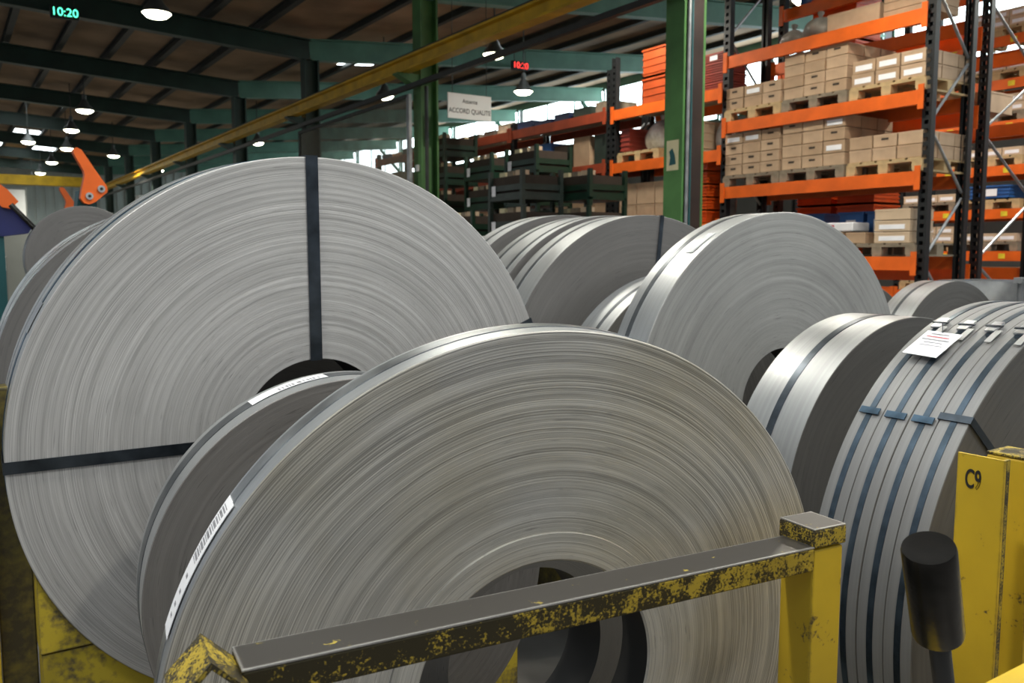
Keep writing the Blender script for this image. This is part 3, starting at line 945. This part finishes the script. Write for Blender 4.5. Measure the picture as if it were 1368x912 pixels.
# ------------------------------------------------------------------ steel coils
def coil(label, face, az, el, R, w, h, fm, bm_, straps=(), eyes=(), step=None, group=None, rings=70, amp=0.0012, segs=192, chip=None):
    """face: centre of the near face. az/el: direction of the winding axis, pointing away from the viewer"""
    az, el = radians(az), radians(el)
    ax = Vector((sin(az) * cos(el), cos(az) * cos(el), sin(el)))
    e = Vector((cos(az), -sin(az), 0))
    v = e.cross(ax)
    base = Vector(face) + ax * (w / 2) - v * R
    t = empty('steel_coil')
    mw = Matrix((e, ax, v)).transposed().to_4x4()
    mw.translation = base
    t.matrix_world = mw
    tag(t, label, 'coil', group)
    rnd = random.Random(label)
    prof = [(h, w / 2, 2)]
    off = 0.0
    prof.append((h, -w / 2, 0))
    for i in range(1, rings):
        r_ = h + (R - h) * i / rings
        off = rnd.uniform(-amp, amp) * 0.32
        d = -0.004 if (step and r_ < step) else 0.0
        if step and abs(r_ - step) < (R - h) / rings / 2:
            prof.append((step, -w / 2 - 0.004, 0))
            prof.append((step + 0.0005, -w / 2 + 0.0005, 0))
            continue
        prof.append((r_, -w / 2 + off + d, 0))
    prof += [(R - 0.002, -w / 2, 0), (R, -w / 2 + 0.0015, 1), (R, w / 2 - 0.001, 0), (R - 0.002, w / 2, 0), (h, w / 2, 0)]
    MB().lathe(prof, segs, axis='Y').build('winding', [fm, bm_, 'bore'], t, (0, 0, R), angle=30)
    for yo, sw, mat in straps:
        MB().lathe([(R - 0.0006, yo - sw / 2), (R + 0.0016, yo - sw / 2), (R + 0.0016, yo + sw / 2), (R - 0.0006, yo + sw / 2)], segs, axis='Y').build('strap', mat, t, (0, 0, R))
    for th, sw, mat in eyes:
        a = radians(th)
        rad, tan = Vector((cos(a), 0, sin(a))), Vector((-sin(a), 0, cos(a)))
        g, k = 0.0045, 0.0015
        lo = [(h - g, -w / 2 - g), (R + g, -w / 2 - g), (R + g, w / 2 + g), (h - g, w / 2 + g)]
        li = [(h - g + k, -w / 2 - g + k), (R + g - k, -w / 2 - g + k), (R + g - k, w / 2 + g - k), (h - g + k, w / 2 + g - k)]
        mb = MB()
        vs = []
        for ring in (lo, li):
            for s in (-1, 1):
                vs += [rad * p[0] + Vector((0, p[1], 0)) + tan * (s * sw / 2) for p in ring]
        fs = []
        for i in range(4):
            j = (i + 1) % 4
            fs += [(i, j, 4 + j, 4 + i), (8 + i, 12 + i, 12 + j, 8 + j), (i, 8 + i, 8 + j, j), (4 + i, 4 + j, 12 + j, 12 + i)]
        mb.add(vs, fs)
        mb.build('eye_strap', mat, t, (0, 0, R))
    return t
def on_band(t, R, w, th0, th1, y0, y1, mat, name, n=14, lift=0.0022, thick=0.0008, parent=None):
    """thin curved piece lying on the outer wrap from angle th0 to th1"""
    mb = MB()
    vs = []
    for i in range(n + 1):
        a = radians(th0 + (th1 - th0) * i / n)
        for rr in (R + lift, R + lift + thick):
            for y in (y0, y1):
                vs.append((rr * cos(a), y, rr * sin(a)))
    fs = []
    for i in range(n):
        o, p = 4 * i, 4 * i + 4
        fs += [(o, p, p + 1, o + 1), (o + 2, o + 3, p + 3, p + 2), (o, o + 2, p + 2, p), (o + 1, p + 1, p + 3, o + 3)]
    fs += [(0, 1, 3, 2), (4 * n, 4 * n + 2, 4 * n + 3, 4 * n + 1)]
    mb.add(vs, fs, 0, True)
    return mb.build(name, mat, t, (0, 0, R) if parent is None else (0, 0, 0))

A = coil('largest pale steel coil at left with three dark straps across its face', (0.921, 2.454, 1.114), 1.5, 2.6, 0.816, 0.26, 0.228,
         'face_a', 'sheet_dull', straps=[(-0.03, 0.03, 'strap_blue'), (0.07, 0.02, 'seal')], eyes=[(91, 0.036, 'strap'), (180, 0.032, 'strap'), (22, 0.032, 'strap')], amp=0.0014, rings=110)
on_band(A, 0.816, 0.26, 150, 156, -0.07, 0.01, 'seal', 'strap_seal')
coil('black coil glimpsed through the eye of the largest coil', (0.97, 2.82, 1.00), 2, 0, 0.68, 0.55, 0.15, 'face_f', 'sheet_dull', amp=0.0006, rings=30)  # unseen coil added so the largest coil's eye stays dark
B = coil('narrow dark-faced coil wedged between the largest and the front coil', (0.858, 1.994, 0.819), 6.4, -1.1, 0.522, 0.176, 0.21,
         'face_b', 'sheet_dull', straps=[(0.02, 0.06, 'strap_grey')], amp=0.0008)
lb = on_band(B, 0.522, 0.176, 96, 118, -0.015, 0.05, 'paper', 'paper_label')
for k in range(12):
    a0 = 98 + k * 1.0 + (0.3 if k % 3 else 0)
    on_band(lb, 0.522, 0.176, a0, a0 + 0.35 + 0.2 * (k % 2), -0.008, 0.02, 'ink', 'barcode_bar', 2, 0.0032, 0.0002, lb)
C = coil('front oily grey steel coil with thin steel rim behind the yellow rail', (0.824, 1.163, 0.913), 9.5, 3.9, 0.616, 0.087, 0.221,
         'face_c', 'sheet', straps=[(0.014, 0.032, 'strap_light')], step=0.271, amp=0.0009, rings=110, segs=256)
lc = on_band(C, 0.616, 0.087, 143, 163, -0.018, 0.03, 'paper', 'paper_label', 20)
for k in range(16):
    a0 = 144 + k * 0.55 + (0.15 if k % 3 == 0 else 0)
    on_band(lc, 0.616, 0.087, a0, a0 + 0.16 + 0.16 * ((k * 7) % 3), -0.005, 0.024, 'ink', 'barcode_bar', 2, 0.0032, 0.0002, lc)
for k, a0 in enumerate((154.5, 156.8, 158.6, 160.2)):
    on_band(lc, 0.616, 0.087, a0, a0 + 0.5, 0.0, 0.012, 'ink', 'printed_mark', 2, 0.0032, 0.0002, lc)
E_ = coil('bright grey coil at right, its face toward the rack boxes', (2.70, 2.183, 1.076), 2, 0, 0.735, 0.174, 0.215,
          'face_e', 'sheet', straps=[(0.03, 0.022, 'strap_grey')], amp=0.0012)
on_band(E_, 0.735, 0.174, 118, 128, -0.06, -0.02, 'film', 'tape_patch')
coil('small pale coil tucked behind the left rim of the bright coil', (2.70, 2.642, 0.935), 2, 0, 0.634, 0.189, 0.2,
     'face_f', 'sheet', straps=[(-0.02, 0.02, 'strap_grey')])
coil('smooth grey coil with one vertical dark strap below the tan cartons', (2.70, 2.957, 1.07), 2, 0, 0.759, 0.20, 0.21,
     'face_d', 'sheet', straps=[(0.03, 0.02, 'strap_grey')], eyes=[(84, 0.022, 'strap')])
coil('shiny banded coil left of the smooth strapped coil', (2.70, 3.20, 1.066), 2, 0, 0.77, 0.25, 0.21,
     'face_d', 'sheet', straps=[(-0.07, 0.02, 'strap_grey'), (0.07, 0.02, 'strap_grey')])
coil('pale banded coil third back in the middle row', (2.70, 3.56, 1.078), 2, 0, 0.774, 0.18, 0.21,
     'face_d', 'sheet', straps=[(0.0, 0.02, 'strap_grey')])
coil('farthest low coil of the middle row, beside the largest coil', (2.70, 4.1, 1.03), 2, 0, 0.73, 0.2, 0.21, 'face_d', 'sheet')
coil('black-faced coil with shiny two-part wrap and dark centre strap', (2.60, 1.59, 0.86), 1, 0, 0.59, 0.237, 0.2,
     'face_f', 'sheet_f', straps=[(0.0, 0.026, 'strap')], amp=0.0006)
coil('dark coil glimpsed through the eye of the front coil', (1.0, 1.45, 0.80), 3, 0, 0.5, 0.12, 0.19, 'face_f', 'sheet_dull', amp=0.0006)
# four narrow coils strapped side by side
gw = 0.0684
gl = ['nearest of four narrow strapped coils, beside the C9 post', 'second narrow strapped coil from the C9 post', 'third narrow strapped coil from the C9 post', 'narrow strapped coil carrying a white tag, farthest of four']
GC = []
for k in range(4):
    g = coil(gl[k], (2.40 + 0.0024 * k, 0.981 + 0.0695 * k, 0.816), 2, 0, 0.708 - 0.001 * (k % 2), gw, 0.22, 'face_f', 'sheet_g',
             straps=[(0.0, 0.015, 'strap_g')], eyes=[(138.5, 0.018, 'strap')] if k == 0 else (), group='four narrow coils strapped side by side', amp=0.0006, rings=40)
    GC.append(g)
    if k:
        on_band(g, 0.708, gw, 139.3, 140.7, -0.026, 0.026, 'strap_blue', 'edge_clip', 4, 0.002, 0.003)
    on_band(g, 0.708, gw, 110.5, 114.5, -0.012, 0.012, 'seal', 'strap_seal', 4, 0.002, 0.005)
    on_band(g, 0.708, gw, 112.3, 112.8, -0.022, 0.020, 'strap', 'wire_tie', 3, 0.006, 0.003)
    on_band(g, 0.708, gw, 114.0, 118.5, -0.030, -0.014, 'sheet_dull', 'strap_tail', 4, 0.004, 0.002)
tg = empty('paper_tag')
g = GC[3]
mt_ = Matrix.Rotation(radians(0), 4, 'Y')
a = radians(121.5)
R_ = 0.708
pos = Vector((R_ * cos(a), 0, R_ * sin(a) + R_))
nrm, dn = Vector((cos(a), 0, sin(a))), Vector((-sin(a), 0, cos(a)))
mw = g.matrix_world @ Matrix.Translation(pos + nrm * 0.012 + Vector((0, -0.045, 0)))
rot = Matrix((dn, Vector((0, 1, 0)), -nrm)).transposed().to_4x4()
tg.matrix_world = mw @ rot
tag(tg, 'white paper tag wired to the narrow strapped coils', 'tag')
MB().box((0, 0, 0), (0.105, 0.095, 0.0012)).build('card', 'paper', tg, (0, 0, 0), (0, 0.04, 0.08))
for k in range(7):
    piece('printed_line', (0.003, 0.05 + 0.012 * (k % 3), 0.0004), 'ink' if k != 1 else 'ink_red', tg, (-0.04 + 0.012 * k, 0.0, -0.0010 - 0.0), (0, 0.04, 0.08))
MB().cyl((-0.05, 0, 0), (-0.10, 0.03, 0.004), 0.0012, 6).build('tie_wire', 'strap', tg)
# coils in the next row and far left
H = coil('small dark-faced coil far right with a cream sticker on its wrap', (5.2, 2.912, 0.904), 2, 0, 0.583, 0.211, 0.2, 'face_f', 'sheet', straps=[(0.02, 0.02, 'strap_grey')])
on_band(H, 0.583, 0.211, 140, 152, -0.08, -0.03, 'cream', 'sticker')
coil('brownish small coil partly hidden behind the bright grey coil', (5.2, 3.55, 0.88), 2, 0, 0.57, 0.25, 0.2, 'face_f', 'sheet_dull')
I1 = coil('grey coil at far left edge behind the largest one', (0.92, 3.90, 1.08), 2, 0, 0.78, 0.20, 0.22, 'face_d', 'sheet_dull', eyes=[(178, 0.025, 'strap')], straps=[(-0.06, 0.018, 'seal')])
I2 = coil('film wrapped coil at far left, farthest of its row', (0.94, 4.16, 1.085), 2, 0, 0.785, 0.42, 0.22, 'face_d', 'film', straps=[(-0.12, 0.02, 'strap_grey'), (0.1, 0.02, 'seal')])
on_band(I1, 0.78, 0.2, 140, 156, -0.09, -0.02, 'film', 'film_strip')
coil('small grey coil held on the machine mandrel, far left', (0.75, 5.9, 1.617), 2, 0, 0.33, 0.35, 0.12, 'face_d', 'sheet_dull', rings=30, segs=96)

# ------------------------------------------------------------------ coil cradles
cr = empty('coil_cradle', (0.88, 1.9, 0))
tag(cr, 'yellow steel coil cradle holding the front row of coils', 'cradle')
def inw(p):
    return (p[0] - 0.88, p[1] - 1.9, p[2])
RZ = math.atan2(0.92 - 1.017, 1.213 - 0.283)
P0, P1 = Vector((0.278, 1.016, 0)), Vector((1.235, 0.918, 0))
L = (P1 - P0).length
d = (P1 - P0) / L
nrm = Vector((-d.y, d.x, 0))
mid = (P0 + P1) / 2 + nrm * 0.036
# hollow rail: dark rubbed top plate over a speckled yellow tube
MB().box((0, 0, 0), (L, 0.072, 0.0405)).build('front_rail', 'yellow_rail', cr, inw((mid.x, mid.y, 1.1235)), (0, 0, RZ), bevel=0.003)
MB().box((0, 0, 0), (L, 0.0725, 0.004)).build('rail_top_plate', 'yellow_bare', cr, inw((mid.x, mid.y, 1.1452)), (0, 0, RZ), bevel=0.0015)
pc = P1 + d * 0.036 + nrm * 0.040
po = MB().box((0, 0, 0.57), (0.072, 0.076, 1.14)).build('corner_post', 'yellow', cr, inw((pc.x, pc.y, 0)), (0, 0, RZ), bevel=0.004)
MB().box((0, 0, 1.159), (0.079, 0.083, 0.032)).build('post_cap', 'yellow_half', cr, inw((pc.x, pc.y, 0)), (0, 0, RZ), bevel=0.003)
MB().box((0, 0, 1.1765), (0.077, 0.081, 0.003)).build('cap_plate', 'yellow_bare', cr, inw((pc.x, pc.y, 0)), (0, 0, RZ), bevel=0.001)
pl = Vector((0.242, 1.035, 0))
MB().box((0, 0, 0.555), (0.066, 0.076, 1.11)).build('corner_post', 'yellow', cr, inw((pl.x, pl.y, 0)), (0, 0, RZ), bevel=0.004)
q = 0.062
k = 0.006
MB().prism([(0, 0.043), (q * .72, 0.043 - q * .72), (q * .72 - k, 0.043 - q * .72 - k * 0.4), (0, 0.043 - k * 1.5), (-q * .72 + k, 0.043 - q * .72 - k * 0.4), (-q * .72, 0.043 - q * .72)], -0.045, 0.045).build(
    'stacking_angle', 'yellow_half', cr, inw((0.241, 1.034, 1.136)), (0, 0, RZ))
# rear corner posts and end frame beside the largest coil
for (x, y, zt, mt) in ((0.122, 2.66, 1.30, 'yellow_dirty'),):
    MB().box((0, 0, zt / 2), (0.085, 0.085, zt)).build('corner_post', mt, cr, inw((x, y, 0)), bevel=0.004)
MB().box((0, 0, 0.66), (0.02, 0.05, 1.3)).build('post_edge_strip', 'yellow', cr, inw((0.066, 2.60, 0)))
MB().box((0, 0, 0.62), (0.05, 0.03, 1.24)).build('post_back_strip', 'bore', cr, inw((0.03, 2.66, 0)))  # near-black strip stands in for the dark gap beside the post
# saddle under the largest coil
sad = []
cx, cz, Rr = 0.925, 1.114, 0.822
for i in range(25):
    a = radians(202 + (338 - 202) * i / 24)
    sad.append((cx + Rr * cos(a), cz + 0.004 + Rr * sin(a)))
lo_ = [(p[0], p[1]) for p in sad]
MB().prism([(0.163, 0.60)] + [p for p in lo_ if p[1] > 0.60 and p[0] < 0.9] + [(cx - sqrt(Rr ** 2 - (cz + 0.004 - 0.60) ** 2), 0.60)], 2.50, 2.60).build('saddle_upper', 'yellow_grimy', cr, inw((0, 0, 0)))
MB().prism([(0.166, 0.0)] + [(0.166, 0.594), (cx - sqrt(Rr ** 2 - (cz + 0.004 - 0.594) ** 2), 0.594)] + [p for p in lo_ if p[1] < 0.594] + [(cx + sqrt(Rr ** 2 - (cz + 0.004 - 0.594) ** 2), 0.594), (1.68, 0.594), (1.68, 0.0)], 2.505, 2.60).build('saddle', 'yellow_grimy', cr, inw((0, 0, 0)))
# longitudinal bearers and base
for sx in (0.62, 1.10):
    MB().box2((sx - 0.05, 1.05, 0.16), (sx + 0.05, 2.49, 0.335 if False else 0.305)).build('bearer', 'yellow_dirty', cr, inw((0, 0, 0)))
for yb in (1.03, 1.85):
    MB().box2((0.21, yb, 0.06), (1.29, yb + 0.09, 0.155)).build('cross_beam', 'yellow_dirty', cr, inw((0, 0, 0)))
MB().box2((0.20, 1.10, 0.06), (0.28, 2.49, 0.15)).build('side_beam', 'yellow_dirty', cr, inw((0, 0, 0)))
MB().box2((1.23, 1.10, 0.06), (1.31, 2.49, 0.15)).build('side_beam', 'yellow_dirty', cr, inw((0, 0, 0)))
# second cradle
c2 = empty('coil_cradle', (2.65, 1.8, 0))
tag(c2, 'yellow steel cradle marked C9 under the right-hand coils', 'cradle')
def in2(p):
    return (p[0] - 2.65, p[1] - 1.8, p[2])
pp = MB().box2((-0.006, -0.043, 0), (0.0, 0.043, 1.285)).build('marked_plate', 'yellow', c2, in2((1.566, 0.812, 0)), bevel=0.001)
MB().box((0.006, -0.040, 0.6425), (0.012, 0.006, 1.285)).build('plate_flange', 'yellow_half', c2, in2((1.566, 0.812, 0)))
text_mesh('lettering', 'C9', 0.050, 'ink_black', pp, (-0.0068, 0.012, 1.238), (pi / 2, 0, -pi / 2), 0.50, bold=0.0005)
MB().box((0, 0, 0.63), (0.08, 0.09, 1.26)).build('corner_post', 'yellow', c2, in2((1.74, 0.83, 0)), bevel=0.004)
MB().box((0, 0, 1.263), (0.0805, 0.0905, 0.006)).build('post_cap', 'yellow_half', c2, in2((1.74, 0.83, 0)), bevel=0.002)
MB().box((0, 0, 0.63), (0.08, 0.08, 1.26)).build('corner_post', 'yellow', c2, in2((1.96, 0.84, 0)), bevel=0.004)
MB().box2((1.78, 0.80, 1.02), (2.3, 0.88, 1.07)).build('upper_rail', 'yellow', c2, in2((0, 0, 0)))
MB().box2((1.06, 0.60, 0.905), (2.2, 0.685, 0.966)).build('front_rail', 'yellow', c2, in2((0, 0, 0)), bevel=0.004)
for sx in (1.10, 2.12):
    MB().box2((sx - 0.035, 0.605, 0), (sx + 0.035, 0.68, 0.905)).build('rail_post', 'yellow', c2, in2((0, 0, 0)), bevel=0.003)
for sx in (2.35, 2.95):
    MB().box2((sx - 0.06, 1.30, 0.10), (sx + 0.06, 4.5, 0.32)).build('bearer', 'yellow_dirty', c2, in2((0, 0, 0)))
for sx in (2.15, 2.65):
    MB().box2((sx - 0.06, 0.96, 0.0), (sx + 0.06, 1.29, 0.13)).build('bearer', 'yellow_dirty', c2, in2((0, 0, 0)))
for yb in (1.4, 2.4, 3.4, 4.3):
    MB().box2((1.9, yb, 0), (3.4, yb + 0.1, 0.1)).build('cross_beam', 'yellow_dirty', c2, in2((0, 0, 0)))
# bearers for the left and right outlying coils
for nm, x0, y0, y1, zt, lab in (('timber_bearer', 0.93, 3.85, 4.65, 0.33, 'dark timber bearers under the film wrapped coils'), ('timber_bearer', 5.22, 2.88, 3.85, 0.33, 'dark timber bearers under the small far right coils')):
    t = empty(nm, (x0, y0, 0))
    tag(t, lab, 'bearer')
    for s in (-0.22, 0.22):
        MB().box2((s - 0.06, 0, 0), (s + 0.06, y1 - y0, zt)).build('timber', 'wood_grey', t)
# dark handle on a threaded rod, lower right
bt = empty('screw_jack', (1.205, 0.655, 0.966))
tag(bt, 'black steel cylinder on a threaded rod at lower right', 'screw')
a0, a1 = Vector((0.02, 0.012, 0.0)), Vector((-0.115, -0.022, 0.305))
dv = (a1 - a0).normalized()
def along(s):
    return a0 + (a1 - a0) * s
rq = dv.to_track_quat('Z', 'Y').to_euler()
cyl = MB().lathe([(0.0, 0.0), (0.026, 0.0), (0.0345, 0.006), (0.0355, 0.012), (0.0355, 0.158), (0.0340, 0.163), (0.0, 0.1635)], 40).build('head', 'black_steel', bt, along(0.46), rq)
th = []
z, s = 0.0, 0
while z < 0.165:
    th.append((0.0122 if s % 2 == 0 else 0.0150, z))
    z += 0.0027
    s += 1
MB().lathe([(0.0, 0.0)] + th + [(0.0, z)], 24).build('threaded_rod', 'thread', bt, along(0.0), rq)
MB().cyl(along(0.0) + Vector((0, 0, 0.002)), along(0.06), 0.034, 6).build('nut', 'thread', bt)

# ------------------------------------------------------------------ decoiler machines, rails, bin at the back
def arm(loc, s, rz, label):
    root = empty('coil_decoiler', (loc[0], loc[1], 0), (0, 0, rz))
    tag(root, label, 'machine', 'orange armed decoilers')
    zt = loc[2]
    MB().prism([(-0.10, 0), (0.10, 0), (0.09, zt - 0.22), (0.04, zt + 0.03), (-0.05, zt + 0.03), (-0.09, zt - 0.2)], 0.04, 0.14).build('pedestal', 'teal', root)
    MB().box((0, 0.09, 0.03), (0.5, 0.5, 0.06)).build('base_plate', 'teal', root)
    t = empty('arm', (0, 0, zt))
    t.parent = root
    pl = [(0.0, -0.09), (0.055, -0.065), (0.16, 0.03), (0.16, 0.08), (0.055, 0.24), (-0.045, 0.40), (-0.085, 0.42), (-0.115, 0.40), (-0.115, 0.365), (-0.035, 0.21), (-0.03, 0.17), (-0.065, 0.02), (-0.075, -0.04), (-0.045, -0.08)]
    MB().prism([(p[0] * s, p[1] * s) for p in pl], -0.03 * s, 0.03 * s).build('arm_plate', 'orange', t)
    for c in ((0.0, -0.015), (0.105, 0.055)):
        b = MB().cyl((c[0] * s, -0.045 * s, c[1] * s), (c[0] * s, -0.03 * s, c[1] * s), 0.033 * s, 14).build('pivot_bolt', 'zinc', t)
        MB().cyl((c[0] * s, -0.052 * s, c[1] * s), (c[0] * s, -0.045 * s, c[1] * s), 0.014 * s, 10).build('bolt_end', 'ink_black', b)
    return t
arm((0.925, 7.0, 2.085), 0.79, 0.12, 'large orange machine arm with two round bolts on a teal stand')
dec = [o for o in COL.objects if o.name.startswith('coil_decoiler')][0]
MB().cyl((-0.30, 0.08, 1.617), (-0.30, -1.25, 1.617), 0.118, 20).cyl((-0.30, 0.08, 1.617), (0.0, 0.08, 1.617), 0.07, 12).build('mandrel', 'black_steel', dec)
arm((1.08, 9.6, 2.06), 0.60, 0.15, 'smaller orange machine arm behind the large one')
t = empty('blue_press_head', (0.34, 6.2, 0))
tag(t, 'dark blue machine head with orange shoulder at the left edge', 'machine')
MB().prism([(-0.16, 2.04), (-0.06, 2.00), (-0.01, 1.93), (0.07, 1.93), (0.15, 1.83), (0.12, 1.78), (-0.02, 1.76), (-0.16, 1.80)], -0.12, 0.12).build('housing', 'navy', t)
MB().prism([(-0.16, 2.10), (-0.04, 2.09), (0.02, 2.04), (0.075, 1.97), (0.03, 1.925), (-0.015, 1.935), (-0.06, 2.01), (-0.16, 2.05)], -0.15, 0.15).build('shoulder', 'orange', t)
MB().box((-0.09, 0, 0.89), (0.16, 0.2, 1.77)).build('pillar', 'teal', t)
MB().cyl((0.03, -0.17, 1.95), (0.19, -0.17, 1.76), 0.016, 8).build('hydraulic_rod', 'black_steel', t)
# guard rails
def guard(loc, L_, label):
    t = empty('guard_rail', loc)
    tag(t, label, 'railing', 'pale guard rails')
    for z in (1.1, 0.6):
        piece('rail', (L_, 0.04, 0.05), 'white', t, (L_ / 2, 0, z))
    for k in range(int(L_ / 1.2) + 1):
        piece('post', (0.06, 0.06, 1.12), 'white', t, (0.03 + k * (L_ - 0.06) / max(1, int(L_ / 1.2)), 0, 0.56))
guard((2.05, 12.0, 1.0), 1.9, 'pale guard rail right of the teal stand')
pf = empty('work_platform', (2.9, 12.3, 0))
tag(pf, 'low platform carrying the guard rail behind the left coils', 'platform')
MB().box((0.1, 0, 0.95), (2.2, 1.0, 0.1)).build('deck', 'galv', pf)
for sx in (-0.9, 1.1):
    MB().box((sx, 0, 0.45), (0.1, 0.9, 0.9)).build('leg', 'green_dark', pf)
# machines standing far down the hall
for k, (x, y, w_, h_, mt, lab) in enumerate(((1.75, 34, 1.6, 3.9, 'wall_dark', 'tall machine cabinet with a pale upper door near the end wall'), (0.9, 30, 1.5, 1.6, 'wall_dark', 'grey machine block far left in the hall'), (2.6, 26, 0.3, 2.3, 'white', 'narrow pale post far down the hall'),
                                            (7.4, 40.5, 0.3, 4.2, 'white', 'pale door panel far behind the dark columns'), (8.2, 37.5, 0.3, 4.2, 'white', 'second pale door panel far behind the columns'), (8.6, 33.8, 0.3, 4.2, 'white', 'third pale door panel, nearest the pale coil'))):
    t = empty('far_cabinet', (x, y, 0))
    tag(t, lab, 'cabinet', 'pale objects far down the hall')
    MB().box((0, 0, h_ / 2), (w_, 0.8, h_)).build('body', mt, t, bevel=0.02)
    d_ = MB().box((0, -0.41, h_ * 0.86), (w_ * 0.94, 0.02, h_ * 0.24)).build('door', 'white', t)
    MB().box((w_ * 0.3, -0.43, h_ * 0.80), (0.03, 0.03, 0.12)).build('handle', 'purlin', d_)
# grey slatted bin behind the narrow coils
t = empty('slatted_bin', (5.6, 2.75, 0))
tag(t, 'grey slatted steel bin behind the small far right coil', 'bin')
MB().box2((0, 0.0, 0.1), (0.02, 0.5, 1.48)).box2((0.0, 0.5, 0.1), (0.5, 0.52, 1.48)).box2((0.48, 0, 0.1), (0.5, 0.5, 1.48)).box2((0.0, 0, 0.1), (0.5, 0.5, 0.12)).build('panel', 'galv', t)
for k in range(7):
    piece('slat', (0.035, 0.02, 1.38), 'galv', t, (0.03 + k * 0.073, -0.01, 0.79))
piece('rim', (0.54, 0.05, 0.035), 'galv', t, (0.25, -0.01, 1.49))
for sx in (0.03, 0.47):
    for sy in (0.03, 0.47):
        piece('foot', (0.05, 0.05, 0.1), 'galv', t, (sx, sy, 0.05))
